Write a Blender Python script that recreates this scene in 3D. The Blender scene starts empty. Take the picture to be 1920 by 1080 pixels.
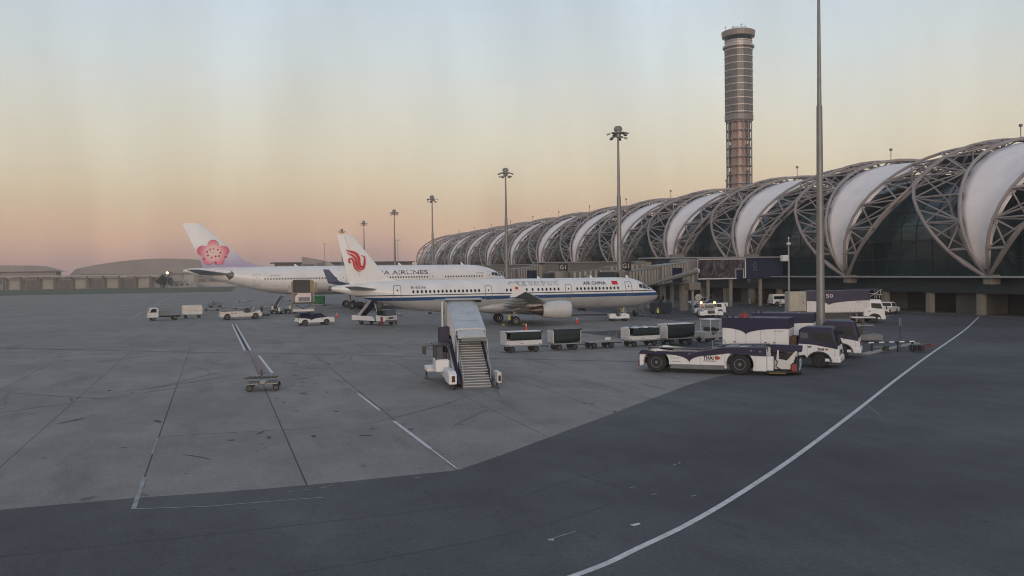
import bpy, math, random
import numpy as np
from mathutils import Vector, Matrix
random.seed(7)
PI = math.pi
C = bpy.context.scene.collection
scene = bpy.context.scene

# ------------------------------------------------------------------ camera
def cam_matrix(yaw, pitch, roll, h):
    f = Vector((math.sin(yaw)*math.cos(pitch), math.cos(yaw)*math.cos(pitch), math.sin(pitch)))
    r = Vector((math.cos(yaw), -math.sin(yaw), 0)); u = r.cross(f)
    c, s = math.cos(roll), math.sin(roll)
    r2 = c*r + s*u; u2 = -s*r + c*u
    m = Matrix((r2, u2, -f)).transposed().to_4x4()
    m.translation = (0, 0, h)
    return m
cam = bpy.data.cameras.new('camera'); co = bpy.data.objects.new('camera', cam); C.objects.link(co)
co.matrix_world = cam_matrix(math.radians(18.92), math.radians(-1.06), math.radians(-0.74), 6.78)
cam.sensor_width = 36; cam.lens = 1620/1920*36
cam.clip_start = 0.5; cam.clip_end = 9000
scene.camera = co
scene.cycles.filter_width = 1.1

# ------------------------------------------------------------------ world, sun
SUN_EL, SUN_AZ = math.radians(6), math.radians(198)   # compass from +Y clockwise: behind the camera, to its left
w = bpy.data.worlds.new("World"); scene.world = w; w.use_nodes = True
nt = w.node_tree; nt.nodes.clear()
def N(t, **k):
    n = nt.nodes.new(t)
    for a, b in k.items(): setattr(n, a, b)
    return n
out = N('ShaderNodeOutputWorld'); bg1 = N('ShaderNodeBackground'); bg2 = N('ShaderNodeBackground'); addn = N('ShaderNodeAddShader')
sky = N('ShaderNodeTexSky', sky_type='NISHITA', sun_disc=False, sun_elevation=SUN_EL, sun_rotation=SUN_AZ)
sky.dust_density = 3
nt.links.new(sky.outputs[0], bg1.inputs[0]); bg1.inputs[1].default_value = 0.05
tc = N('ShaderNodeTexCoord'); sep = N('ShaderNodeSeparateXYZ'); nt.links.new(tc.outputs['Generated'], sep.inputs[0])
asn = N('ShaderNodeMath', operation='ARCSINE'); nt.links.new(sep.outputs[2], asn.inputs[0])
deg = N('ShaderNodeMath', operation='MULTIPLY'); nt.links.new(asn.outputs[0], deg.inputs[0]); deg.inputs[1].default_value = 180/PI/60
# soft mottled cloud, and window reflection streaks painted into the sky
mp = N('ShaderNodeMapping'); mp.inputs['Scale'].default_value = (9, 9, 1.6); mp.inputs['Rotation'].default_value = (0.25, -0.35, 0)
nt.links.new(tc.outputs['Generated'], mp.inputs[0])
noi = N('ShaderNodeTexNoise'); noi.inputs['Scale'].default_value = 1.1; noi.inputs['Detail'].default_value = 4; noi.inputs['Roughness'].default_value = 0.45
nt.links.new(mp.outputs[0], noi.inputs[0])
nm = N('ShaderNodeMapRange'); nm.inputs[1].default_value = 0.3; nm.inputs[2].default_value = 0.7; nm.inputs[3].default_value = -0.012; nm.inputs[4].default_value = 0.012
nt.links.new(noi.outputs[0], nm.inputs[0])
ad = N('ShaderNodeMath', operation='ADD'); nt.links.new(deg.outputs[0], ad.inputs[0]); nt.links.new(nm.outputs[0], ad.inputs[1])
cr = N('ShaderNodeValToRGB'); nt.links.new(ad.outputs[0], cr.inputs[0])
def lin(r, g, b):
    return tuple(((c/255)/12.92 if c/255 <= .04045 else (((c/255)+.055)/1.055)**2.4) for c in (r, g, b)) + (1,)
stops = [(-5, (120, 106, 106)), (0.0, (168, 141, 137)), (1.0, (191, 152, 142)), (2.2, (214, 171, 147)), (3.6, (220, 181, 148)), (5.2, (220, 193, 160)),
         (7.5, (216, 201, 176)), (10.5, (211, 204, 190)), (13.5, (201, 205, 204)), (17.0, (192, 201, 208)), (24, (180, 193, 207)), (40, (164, 174, 190)), (60, (150, 160, 180))]
el = cr.color_ramp.elements
while len(el) > 1: el.remove(el[-1])
el[0].position = 0; el[0].color = lin(*stops[1][1])
for e, c in stops[2:]:
    k = el.new(min(1, e/60)); k.color = lin(*c)
bri = N('ShaderNodeMix', data_type='RGBA', blend_type='MULTIPLY'); bri.inputs[0].default_value = 1
nm2 = N('ShaderNodeMapRange'); nm2.inputs[1].default_value = 0.3; nm2.inputs[2].default_value = 0.7; nm2.inputs[3].default_value = 0.90; nm2.inputs[4].default_value = 1.05
nt.links.new(noi.outputs[0], nm2.inputs[0])
nt.links.new(cr.outputs[0], bri.inputs[6]); nt.links.new(nm2.outputs[0], bri.inputs[7])
az = N('ShaderNodeVectorMath', operation='DOT_PRODUCT'); nt.links.new(tc.outputs['Generated'], az.inputs[0]); az.inputs[1].default_value = (.93, .35, 0)
azr = N('ShaderNodeMapRange'); azr.inputs[1].default_value = -.4; azr.inputs[2].default_value = .7; azr.inputs[3].default_value = .82; azr.inputs[4].default_value = 1.03; nt.links.new(az.outputs['Value'], azr.inputs[0])
br2 = N('ShaderNodeMix', data_type='RGBA', blend_type='MULTIPLY'); br2.inputs[0].default_value = 1; nt.links.new(bri.outputs[2], br2.inputs[6]); nt.links.new(azr.outputs[0], br2.inputs[7])
mp2 = N('ShaderNodeMapping'); mp2.inputs['Scale'].default_value = (14, 14, 2.2); mp2.inputs['Rotation'].default_value = (0.5, 0.75, 0.1); nt.links.new(tc.outputs['Generated'], mp2.inputs[0])  # second, diagonal set of window reflection streaks painted into the sky
no2 = N('ShaderNodeTexNoise'); no2.inputs['Scale'].default_value = .9; no2.inputs['Detail'].default_value = 3; nt.links.new(mp2.outputs[0], no2.inputs[0])
nr2 = N('ShaderNodeMapRange'); nr2.inputs[1].default_value = .35; nr2.inputs[2].default_value = .7; nr2.inputs[3].default_value = .95; nr2.inputs[4].default_value = 1.07; nt.links.new(no2.outputs[0], nr2.inputs[0])
br3 = N('ShaderNodeMix', data_type='RGBA', blend_type='MULTIPLY'); br3.inputs[0].default_value = 1; nt.links.new(br2.outputs[2], br3.inputs[6]); nt.links.new(nr2.outputs[0], br3.inputs[7])
nt.links.new(br3.outputs[2], bg2.inputs[0]); bg2.inputs[1].default_value = 1.03
nt.links.new(bg1.outputs[0], addn.inputs[0]); nt.links.new(bg2.outputs[0], addn.inputs[1]); nt.links.new(addn.outputs[0], out.inputs[0])

sl = bpy.data.lights.new('sun', 'SUN'); so = bpy.data.objects.new('sun', sl); C.objects.link(so)
sl.energy = 0.85; sl.angle = math.radians(18); sl.color = (1.0, 0.90, 0.86)
sd = Vector((math.sin(SUN_AZ)*math.cos(SUN_EL), math.cos(SUN_AZ)*math.cos(SUN_EL), math.sin(SUN_EL)))
so.rotation_euler = sd.to_track_quat('Z', 'Y').to_euler(); so.location = (0, 0, 60)
vs = scene.view_settings; scene.display_settings.display_device = 'sRGB'
vs.view_transform = 'Standard'; vs.look = 'None'; vs.exposure = 0; vs.gamma = 1; vs.use_curve_mapping = False

# ------------------------------------------------------------------ materials
MATS = {}
def mat(name, col, rough=.6, metal=0., var=.12, vs_=1.2, bump=0., emit=None, dirt=0., dcol=(.05, .045, .04), stretch=(1, 1, 1), spec=.5):
    if name in MATS: return MATS[name]
    m = bpy.data.materials.new(name); m.use_nodes = True; t = m.node_tree; b = t.nodes['Principled BSDF']; L = t.links.new
    b.inputs['Roughness'].default_value = rough; b.inputs['Metallic'].default_value = metal
    b.inputs['Specular IOR Level'].default_value = spec
    if emit:
        b.inputs['Emission Color'].default_value = (*emit[:3], 1); b.inputs['Emission Strength'].default_value = emit[3]
    tcn = t.nodes.new('ShaderNodeTexCoord'); mpn = t.nodes.new('ShaderNodeMapping'); mpn.inputs['Scale'].default_value = stretch
    L(tcn.outputs['Object'], mpn.inputs[0])
    n = t.nodes.new('ShaderNodeTexNoise'); n.inputs['Scale'].default_value = vs_; n.inputs['Detail'].default_value = 5; n.inputs['Roughness'].default_value = .6
    L(mpn.outputs[0], n.inputs[0])
    r = t.nodes.new('ShaderNodeMapRange'); r.inputs[1].default_value = .3; r.inputs[2].default_value = .7; r.inputs[3].default_value = 1-var; r.inputs[4].default_value = 1+var
    L(n.outputs[0], r.inputs[0])
    x = t.nodes.new('ShaderNodeMix'); x.data_type = 'RGBA'; x.blend_type = 'MULTIPLY'; x.inputs[0].default_value = 1
    x.inputs[6].default_value = (*col[:3], 1); L(r.outputs[0], x.inputs[7]); last = x.outputs[2]
    if dirt:
        n2 = t.nodes.new('ShaderNodeTexNoise'); n2.inputs['Scale'].default_value = vs_*2.3; n2.inputs['Detail'].default_value = 8; n2.inputs['Roughness'].default_value = .7
        L(mpn.outputs[0], n2.inputs[0])
        r2 = t.nodes.new('ShaderNodeMapRange'); r2.inputs[1].default_value = .52; r2.inputs[2].default_value = .8; r2.inputs[3].default_value = 0; r2.inputs[4].default_value = dirt
        L(n2.outputs[0], r2.inputs[0])
        y = t.nodes.new('ShaderNodeMix'); y.data_type = 'RGBA'; L(r2.outputs[0], y.inputs[0]); L(last, y.inputs[6]); y.inputs[7].default_value = (*dcol, 1); last = y.outputs[2]
    L(last, b.inputs['Base Color'])
    if bump:
        bn = t.nodes.new('ShaderNodeBump'); bn.inputs['Strength'].default_value = bump; bn.inputs['Distance'].default_value = .02
        n3 = t.nodes.new('ShaderNodeTexNoise'); n3.inputs['Scale'].default_value = 14; n3.inputs['Detail'].default_value = 4
        L(tcn.outputs['Object'], n3.inputs[0]); L(n3.outputs[0], bn.inputs['Height']); L(bn.outputs[0], b.inputs['Normal'])
    MATS[name] = m
    return m
WHITE = mat('white_paint', (.74, .74, .75), .42, dirt=.16, var=.04, dcol=(.22, .22, .22))
WHITE2 = mat('worn_white_paint', (.62, .61, .60), .5, dirt=.35, var=.07, dcol=(.2, .19, .18))
PURPLE = mat('purple_paint', (.016, .014, .05), .5, dirt=.12, dcol=(.06, .06, .09), var=.12)
LILAC = mat('faded_lilac_paint', (.06, .056, .105), .5, dirt=.3)
DARK = mat('dark_rubber', (.018, .018, .02), .75, bump=.2)
BLACK = mat('black_steel', (.03, .03, .033), .5, dirt=.3, dcol=(.09, .07, .06))
STEEL = mat('grey_steel', (.25, .25, .26), .45, .3, dirt=.3)
ALU = mat('aluminium_sheet', (.48, .50, .52), .42, .35, var=.1, dirt=.25, dcol=(.2, .19, .18), stretch=(1, 1, .3))
RIM = mat('wheel_rim_metal', (.35, .35, .35), .45, .4)
GLASS = mat('dark_window_glass', (.014, .019, .026), .15, spec=.35)
LGLASS = mat('cab_window_glass', (.09, .10, .115), .2, spec=.4)
RED = mat('red_paint', (.45, .02, .02), .5)
DRED = mat('dark_red_paint', (.22, .02, .025), .5, dirt=.3)
ORANGE = mat('cone_orange_plastic', (.85, .06, .015), .5)
GREENTARP = mat('dark_green_tarpaulin', (.012, .024, .024), .7, bump=.6, var=.25)
GREEN = mat('green_net_cargo', (.035, .22, .08), .6, var=.3, vs_=3)
GREY = mat('grey_paint', (.16, .17, .18), .55, dirt=.3)
MID = mat('mid_grey_paint', (.26, .27, .28), .55, dirt=.3)
BEIGE = mat('beige_concrete', (.24, .225, .20), .8, dirt=.4, bump=.3)
YEL = mat('yellow_paint', (.55, .38, .06), .5, dirt=.3)
TRUSS = mat('truss_steel', (.29, .255, .245), .5, .1, var=.15, vs_=.3)
MEMB = mat('white_membrane', (.88, .80, .775), .6, var=.07, vs_=.25, dirt=.12, dcol=(.4, .36, .33))
INK = mat('dark_lettering', (.03, .03, .045), .5)
REDINK = mat('red_lettering', (.4, .06, .03), .5)
GREYINK = mat('grey_lettering', (.25, .25, .27), .5)
TAIL = mat('tail_light_red', (.05, .01, .01), .3)
HEAD = mat('headlight_glass', (.5, .5, .48), .15)
SKIN = mat('skin', (.3, .17, .11), .6)
VEST = mat('hi_vis_yellow', (.62, .68, .12), .6)
SHIRT = mat('pale_shirt', (.6, .62, .6), .7)
NAVY = mat('navy_cloth', (.02, .022, .035), .8)
HAIR = mat('black_hair', (.01, .01, .01), .7)

def grad_mat(name, stops, axis='Z', lo=0., hi=1., rough=.4, interp='LINEAR', extra=None, dirt=.1, radial=False):
    m = bpy.data.materials.new(name); m.use_nodes = True; t = m.node_tree; b = t.nodes['Principled BSDF']; L = t.links.new
    b.inputs['Roughness'].default_value = rough
    tcn = t.nodes.new('ShaderNodeTexCoord'); s = t.nodes.new('ShaderNodeSeparateXYZ'); L(tcn.outputs['Object'], s.inputs[0])
    src = s.outputs['XYZ'.index(axis)]
    if radial:
        v = t.nodes.new('ShaderNodeVectorMath'); v.operation = 'LENGTH'; L(tcn.outputs['Object'], v.inputs[0]); src = v.outputs['Value']
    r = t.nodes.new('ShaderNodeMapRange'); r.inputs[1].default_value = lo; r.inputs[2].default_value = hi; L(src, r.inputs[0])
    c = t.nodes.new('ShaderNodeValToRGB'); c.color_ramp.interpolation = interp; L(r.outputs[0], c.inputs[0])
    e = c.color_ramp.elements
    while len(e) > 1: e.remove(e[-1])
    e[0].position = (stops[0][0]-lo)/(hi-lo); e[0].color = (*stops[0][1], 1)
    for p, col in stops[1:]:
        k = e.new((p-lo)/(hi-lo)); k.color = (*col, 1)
    last = c.outputs[0]
    if extra:   # (x limit, colour beyond): behind this station no band
        lt = t.nodes.new('ShaderNodeMath'); lt.operation = 'LESS_THAN'; lt.inputs[1].default_value = extra[0]; L(s.outputs[0], lt.inputs[0])
        mx = t.nodes.new('ShaderNodeMix'); mx.data_type = 'RGBA'; L(lt.outputs[0], mx.inputs[0]); L(last, mx.inputs[6]); mx.inputs[7].default_value = (*extra[1], 1); last = mx.outputs[2]
    n = t.nodes.new('ShaderNodeTexNoise'); n.inputs['Scale'].default_value = .5; n.inputs['Detail'].default_value = 6
    mp_ = t.nodes.new('ShaderNodeMapping'); mp_.inputs['Scale'].default_value = (1, 1, .35); L(tcn.outputs['Object'], mp_.inputs[0]); L(mp_.outputs[0], n.inputs[0])
    rr = t.nodes.new('ShaderNodeMapRange'); rr.inputs[1].default_value = .35; rr.inputs[2].default_value = .75; rr.inputs[3].default_value = 1.03; rr.inputs[4].default_value = 1-dirt; L(n.outputs[0], rr.inputs[0])
    x = t.nodes.new('ShaderNodeMix'); x.data_type = 'RGBA'; x.blend_type = 'MULTIPLY'; x.inputs[0].default_value = 1; L(last, x.inputs[6]); L(rr.outputs[0], x.inputs[7])
    L(x.outputs[2], b.inputs['Base Color'])
    return m

def ground_mat(name, col, col2, stain, scale=.06, rough=.85, st=.5):
    m = bpy.data.materials.new(name); m.use_nodes = True; t = m.node_tree; b = t.nodes['Principled BSDF']; L = t.links.new
    b.inputs['Roughness'].default_value = rough; b.inputs['Specular IOR Level'].default_value = .35
    g = t.nodes.new('ShaderNodeNewGeometry')
    def noise(sc, det, ro=.6, mapping=None):
        n = t.nodes.new('ShaderNodeTexNoise'); n.inputs['Scale'].default_value = sc; n.inputs['Detail'].default_value = det; n.inputs['Roughness'].default_value = ro
        if mapping:
            q = t.nodes.new('ShaderNodeMapping'); q.inputs['Scale'].default_value = mapping; q.inputs['Rotation'].default_value = (0, 0, .35); L(g.outputs['Position'], q.inputs[0]); L(q.outputs[0], n.inputs[0])
        else: L(g.outputs['Position'], n.inputs[0])
        return n
    def rng(n, a, b_, c, d):
        r = t.nodes.new('ShaderNodeMapRange'); r.inputs[1].default_value = a; r.inputs[2].default_value = b_; r.inputs[3].default_value = c; r.inputs[4].default_value = d; L(n.outputs[0], r.inputs[0]); return r
    def mix(f, a, b_):
        x = t.nodes.new('ShaderNodeMix'); x.data_type = 'RGBA'
        L(f, x.inputs[0])
        for s_, i in ((a, 6), (b_, 7)):
            if isinstance(s_, tuple): x.inputs[i].default_value = (*s_, 1)
            else: L(s_, x.inputs[i])
        return x.outputs[2]
    c = mix(rng(noise(scale, 6), .35, .65, 0, 1).outputs[0], col, col2)
    c = mix(rng(noise(.7, 6, .7), .35, .75, 0, .22).outputs[0], c, stain)
    c = mix(rng(noise(.33, 5, .6, (1, .22, 1)), .58, .74, 0, st).outputs[0], c, stain)     # tyre-track streaks
    c = mix(rng(noise(1.3, 3, .5, (1, .6, 1)), .66, .74, 0, st*1.2).outputs[0], c, stain)           # spots
    pt = rng(noise(.45, 4, .6, (1, .5, 1)), .32, .68, .86, 1.13)
    xp = t.nodes.new('ShaderNodeMix'); xp.data_type = 'RGBA'; xp.blend_type = 'MULTIPLY'; xp.inputs[0].default_value = 1; L(c, xp.inputs[6]); L(pt.outputs[0], xp.inputs[7]); c = xp.outputs[2]
    gr = rng(noise(7, 6, .8), .3, .72, .74, 1.28)
    x = t.nodes.new('ShaderNodeMix'); x.data_type = 'RGBA'; x.blend_type = 'MULTIPLY'; x.inputs[0].default_value = 1; L(c, x.inputs[6]); L(gr.outputs[0], x.inputs[7])
    oi = t.nodes.new('ShaderNodeObjectInfo'); orr = t.nodes.new('ShaderNodeMapRange'); orr.inputs[3].default_value = .94; orr.inputs[4].default_value = 1.05; L(oi.outputs['Random'], orr.inputs[0])
    x2 = t.nodes.new('ShaderNodeMix'); x2.data_type = 'RGBA'; x2.blend_type = 'MULTIPLY'; x2.inputs[0].default_value = 1; L(x.outputs[2], x2.inputs[6]); L(orr.outputs[0], x2.inputs[7])
    L(x2.outputs[2], b.inputs['Base Color'])
    bn = t.nodes.new('ShaderNodeBump'); bn.inputs['Strength'].default_value = .35; bn.inputs['Distance'].default_value = .02
    L(noise(30, 3).outputs[0], bn.inputs['Height']); L(bn.outputs[0], b.inputs['Normal'])
    return m
CONC = ground_mat('concrete_apron', (.205, .192, .183), (.262, .246, .232), (.105, .10, .098), st=.7)
ASPH = ground_mat('asphalt', (.056, .058, .065), (.115, .118, .126), (.045, .046, .052), st=.55)
FARG = ground_mat('far_ground', (.19, .18, .17), (.235, .222, .21), (.12, .114, .11), st=.6)
JOINT = mat('joint_sealant', (.03, .03, .032), .8)
LINE = mat('road_marking_white', (.55, .56, .57), .7, var=.25, vs_=3, dirt=.6, dcol=(.12, .12, .125))
FAINT = mat('worn_road_marking', (.27, .28, .285), .8, var=.3, vs_=2, dirt=1., dcol=(.13, .13, .13))
GRASS = mat('grass_green', (.06, .075, .035), .9, var=.3, vs_=.3)

# ------------------------------------------------------------------ mesh helpers
class MB:
    def __init__(s): s.v = []; s.f = []
    def add(s, vs, fs):
        n = len(s.v); s.v += [tuple(p) for p in vs]; s.f += [tuple(i+n for i in f) for f in fs]; return s
    def box(s, a, b, rot=None, piv=None):
        x0, y0, z0 = (min(a[i], b[i]) for i in range(3)); x1, y1, z1 = (max(a[i], b[i]) for i in range(3))
        vs = [(x, y, z) for x in (x0, x1) for y in (y0, y1) for z in (z0, z1)]
        if rot is not None:
            c = Vector(piv) if piv is not None else Vector(((x0+x1)/2, (y0+y1)/2, (z0+z1)/2))
            vs = [tuple(rot @ (Vector(p)-c)+c) for p in vs]
        return s.add(vs, [(0, 1, 3, 2), (4, 6, 7, 5), (0, 4, 5, 1), (2, 3, 7, 6), (0, 2, 6, 4), (1, 5, 7, 3)])
    def tube(s, p0, p1, r0, r1=None, n=8, caps=True):
        r1 = r0 if r1 is None else r1
        p0 = Vector(p0); p1 = Vector(p1); d = (p1-p0)
        if d.length < 1e-6: return s
        d.normalize(); a = d.orthogonal().normalized(); b = d.cross(a)
        vs = []
        for p, r in ((p0, r0), (p1, r1)):
            for i in range(n):
                t = 2*PI*i/n; vs.append(p+a*math.cos(t)*r+b*math.sin(t)*r)
        fs = [(i, (i+1) % n, n+(i+1) % n, n+i) for i in range(n)]
        if caps: fs += [tuple(range(n))[::-1], tuple(range(n, 2*n))]
        return s.add(vs, fs)
    def path(s, pts, r, n=6):
        pts = [Vector(p) for p in pts]; m = len(pts); rs = r if isinstance(r, (list, tuple)) else [r]*m
        vs = []; prev = None
        for i, p in enumerate(pts):
            d = (pts[min(i+1, m-1)]-pts[max(i-1, 0)]).normalized()
            a = (prev - d*prev.dot(d)).normalized() if prev is not None else d.orthogonal().normalized(); prev = a; b = d.cross(a)
            vs += [p+(a*math.cos(2*PI*k/n)+b*math.sin(2*PI*k/n))*rs[i] for k in range(n)]
        fs = [(i*n+k, i*n+(k+1) % n, (i+1)*n+(k+1) % n, (i+1)*n+k) for i in range(m-1) for k in range(n)]
        fs += [tuple(range(n))[::-1], tuple(range((m-1)*n, m*n))]
        return s.add(vs, fs)
    def lathe(s, prof, axis='z', c=(0, 0, 0), n=24):   # prof: (along axis, radius)
        vs = []
        for h, r in prof:
            for i in range(n):
                t = 2*PI*i/n; u, v = r*math.cos(t), r*math.sin(t)
                q = {'z': (u, v, h), 'x': (h, u, v), 'y': (u, h, v)}[axis]; vs.append((q[0]+c[0], q[1]+c[1], q[2]+c[2]))
        m = len(prof)
        fs = [(i*n+k, i*n+(k+1) % n, (i+1)*n+(k+1) % n, (i+1)*n+k) for i in range(m-1) for k in range(n)]
        if prof[0][1] > 1e-4: fs.append(tuple(range(n))[::-1])
        if prof[-1][1] > 1e-4: fs.append(tuple(range((m-1)*n, m*n)))
        return s.add(vs, fs)
    def prism(s, poly, y0, y1, yw=None):                # side outline (x,z) extruded across y; yw(z) scales half width
        n = len(poly); k0 = [(x, (y0 if yw is None else y0*yw(z)), z) for x, z in poly]; k1 = [(x, (y1 if yw is None else y1*yw(z)), z) for x, z in poly]
        return s.add(k0+k1, [tuple(range(n)), tuple(range(n, 2*n))[::-1]]+[(i, n+i, n+(i+1) % n, (i+1) % n) for i in range(n)])
    def plate(s, poly, z0, z1):                          # plan outline (x,y) extruded up
        n = len(poly)
        return s.add([(x, y, z0) for x, y in poly]+[(x, y, z1) for x, y in poly], [tuple(range(n))[::-1], tuple(range(n, 2*n))]+[(i, (i+1) % n, n+(i+1) % n, n+i) for i in range(n)])
    def loft(s, rings, close=True, cap=True):
        n = len(rings[0]); vs = [p for r in rings for p in r]; m = len(rings); kk = n if close else n-1
        fs = [(i*n+k, i*n+(k+1) % n, (i+1)*n+(k+1) % n, (i+1)*n+k) for i in range(m-1) for k in range(kk)]
        if cap and close: fs += [tuple(range(n))[::-1], tuple(range((m-1)*n, m*n))]
        return s.add(vs, fs)

def obj(name, mb, m, parent=None, loc=None, rz=None, smooth=False, bevel=0., solid=0., seg=1, rot=None):
    me = mb if isinstance(mb, bpy.types.Mesh) else bpy.data.meshes.new(name)
    if not isinstance(mb, bpy.types.Mesh):
        me.from_pydata([tuple(p) for p in mb.v], [], mb.f); me.update()
        import bmesh
        bm = bmesh.new(); bm.from_mesh(me); bmesh.ops.recalc_face_normals(bm, faces=bm.faces)
        bm.to_mesh(me); bm.free()
        if smooth:
            for p in me.polygons: p.use_smooth = True
            me.set_sharp_from_angle(angle=math.radians(38))
    o = bpy.data.objects.new(name, me); C.objects.link(o)
    if m is not None and not me.materials: me.materials.append(m)
    if parent is not None: o.parent = parent
    if loc is not None: o.location = loc
    if rz is not None: o.rotation_euler.z = rz
    if rot is not None: o.rotation_euler = rot
    if bevel:
        b = o.modifiers.new('bevel', 'BEVEL'); b.width = bevel; b.segments = seg; b.limit_method = 'ANGLE'; b.angle_limit = math.radians(35)
    if solid:
        b = o.modifiers.new('solid', 'SOLIDIFY'); b.thickness = solid; b.offset = -1
    return o
def thing(name, label, cat, loc=(0, 0, 0), rz=0, group=None):
    o = bpy.data.objects.new(name, None); C.objects.link(o); o.location = loc; o.rotation_euler = (0, 0, rz)
    o.empty_display_size = .3
    return tag(o, label, cat, group)
def tag(o, label=None, cat=None, group=None, kind=None):
    if label: o['label'] = label
    if cat: o['category'] = cat
    if group: o['group'] = group
    if kind: o['kind'] = kind
    return o
def kids(o): return [c for c in ALLKIDS.get(o.name, [])]
def dup(root, loc, rz, label, group=None):
    r = root.copy(); C.objects.link(r); r.location = loc; r.rotation_euler = (0, 0, rz); r['label'] = label
    if group: r['group'] = group
    def rec(a, b):
        for ch in list(a.children):
            c = ch.copy(); C.objects.link(c); c.parent = b; rec(ch, c)
    rec(root, r)
    return r

def text_mesh(s, size, ext=0., font=None, spacing=1., bold=0.):
    cu = bpy.data.curves.new('t', 'FONT'); cu.body = s; cu.size = size; cu.extrude = ext; cu.space_character = spacing; cu.offset = bold
    cu.align_x = 'LEFT'; cu.resolution_u = 3
    o = bpy.data.objects.new('t', cu); C.objects.link(o)
    bpy.context.view_layer.update()
    me = bpy.data.meshes.new_from_object(o.evaluated_get(bpy.context.evaluated_depsgraph_get()))
    bpy.data.objects.remove(o); bpy.data.curves.remove(cu)
    me.materials.clear()
    return me
def side_text(s, parent, x, z, y, h, m, width=None, flip=False, name='lettering', spacing=1., bold=0., shear=0., surf=None):
    """lettering on a -y side (reading toward +x), cap height h, fitted to width"""
    me = text_mesh(s, h/.73, spacing=spacing, bold=bold)
    xs = [v.co.x for v in me.vertices]
    if not xs: return None
    x0, x1 = min(xs), max(xs); k = (width/(x1-x0)) if width else 1
    for v in me.vertices:
        a = (v.co.x-x0)*k; b = v.co.y; a += shear*b
        X = x-a if flip else x+a; Z = z+b
        v.co = Vector((X, (surf(X, Z) if surf else y), Z))
    me.update()
    return obj(name, me, m, parent)
def end_text(s, parent, y, z, x, h, m, width=None, sign=1, name='lettering'):
    """lettering on a plane facing +/-x"""
    me = text_mesh(s, h/.73); xs = [v.co.x for v in me.vertices]; x0, x1 = min(xs), max(xs); k = (width/(x1-x0)) if width else 1
    for v in me.vertices: v.co = Vector((x, y+sign*(v.co.x-x0)*k, z+v.co.y))
    me.update(); return obj(name, me, m, parent)
def ribbon(strokes, fn):
    """variable-width strokes [(u,v,w)...] -> flat mesh; fn maps (u,v) to a 3-D point"""
    mb = MB()
    for st in strokes:
        P = np.array([q[:2] for q in st], float); W = np.array([q[2] for q in st], float)
        # dense catmull-rom
        Q = []; WW = []
        for i in range(len(P)-1):
            p0 = P[max(i-1, 0)]; p1 = P[i]; p2 = P[i+1]; p3 = P[min(i+2, len(P)-1)]
            for t in np.linspace(0, 1, 6, endpoint=(i == len(P)-2)):
                Q.append(.5*((2*p1)+(-p0+p2)*t+(2*p0-5*p1+4*p2-p3)*t*t+(-p0+3*p1-3*p2+p3)*t**3)); WW.append(W[i]*(1-t)+W[i+1]*t)
        Q = np.array(Q); T = np.gradient(Q, axis=0); T /= np.linalg.norm(T, axis=1)[:, None]+1e-9; Nn = np.stack([-T[:, 1], T[:, 0]], 1)
        a = Q+Nn*np.array(WW)[:, None]/2; b = Q-Nn*np.array(WW)[:, None]/2; n = len(Q)
        mb.add([fn(*p) for p in a]+[fn(*p) for p in b], [(i, i+1, n+i+1, n+i) for i in range(n-1)])
    return mb
def disc_poly(cx, cy, rx, ry=None, n=20, rot=0):
    ry = ry or rx
    return [(cx+rx*math.cos(t)*math.cos(rot)-ry*math.sin(t)*math.sin(rot), cy+rx*math.cos(t)*math.sin(rot)+ry*math.sin(t)*math.cos(rot)) for t in [2*PI*i/n for i in range(n)]]

def wheel(parent, x, y, r, wd, rimr=.55, name='wheel', z=None, rimmat=None, n=24, axis='y'):
    z = r if z is None else z
    h = wd/2; mb = MB()
    mb.lathe([(-h*.9, r*rimr), (-h, r*.72), (-h*.95, r*.9), (-h*.7, r*.985), (0, r), (h*.7, r*.985), (h*.95, r*.9), (h, r*.72), (h*.9, r*rimr)], axis, (0, 0, 0), n)
    o = obj(name, mb, DARK, parent, (x, y, z), smooth=True)
    rb = MB()
    rb.lathe([(-h*.93, 0.001), (-h*.93, r*.14), (-h*.8, r*.18), (-h*.62, r*.3), (-h*.72, r*rimr*.86), (-h*.97, r*rimr*.93), (-h*.97, r*rimr*1.02), (-h*.8, r*rimr*1.02)], axis, (0, 0, 0), n)
    rb.lathe([(h*.93, 0.001), (h*.93, r*.14), (h*.8, r*.18), (h*.62, r*.3), (h*.72, r*rimr*.86), (h*.97, r*rimr*.93), (h*.97, r*rimr*1.02), (h*.8, r*rimr*1.02)], axis, (0, 0, 0), n)
    obj('rim', rb, rimmat or RIM, o, smooth=True)
    return o
def arch_cut(poly_l, cx, r, zb, n=9):
    """append a wheel arch (from +x side to -x side going over) to a bottom outline traced toward -x"""
    a0 = math.asin(max(-1, min(1, zb/r))) if zb < r else 0
    return poly_l+[(cx+r*math.cos(t), zb+ (r*math.sin(t))) for t in np.linspace(0, PI, n)]
def R2(d): return math.radians(d)

# ------------------------------------------------------------------ ground
def sheet(name, poly, z, m, kind='structure', parent=None, label=None):
    o = obj(name, MB().add([(x, y, z) for x, y in poly], [tuple(range(len(poly)))]), m, parent)
    if kind and parent is None: tag(o, label, None, None, kind)
    return o
ground = sheet('ground', [(-1600, -200), (1800, -200), (1800, 1700), (-1600, 1700)], -.012, FARG)
apron = sheet('apron', [(-28, 28), (43.2, 28), (43.2, 89), (-28, 89)], -.006, JOINT)
slab_me = None
XJ = [-2.4+5.06*k for k in range(-5, 9)]
for i in range(13):
    for j in range(8):
        x0 = XJ[i]; y0 = 28.4+7.55*j
        mb = MB().box((.018, .008, -.2), (5.042, 7.542, 0))
        if slab_me is None:
            o = obj('slab', mb, CONC, apron, (x0, y0, 0)); slab_me = o.data
        else: o = obj('slab', slab_me, CONC, apron, (x0, y0, random.uniform(-.0015, .0015)))
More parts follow.
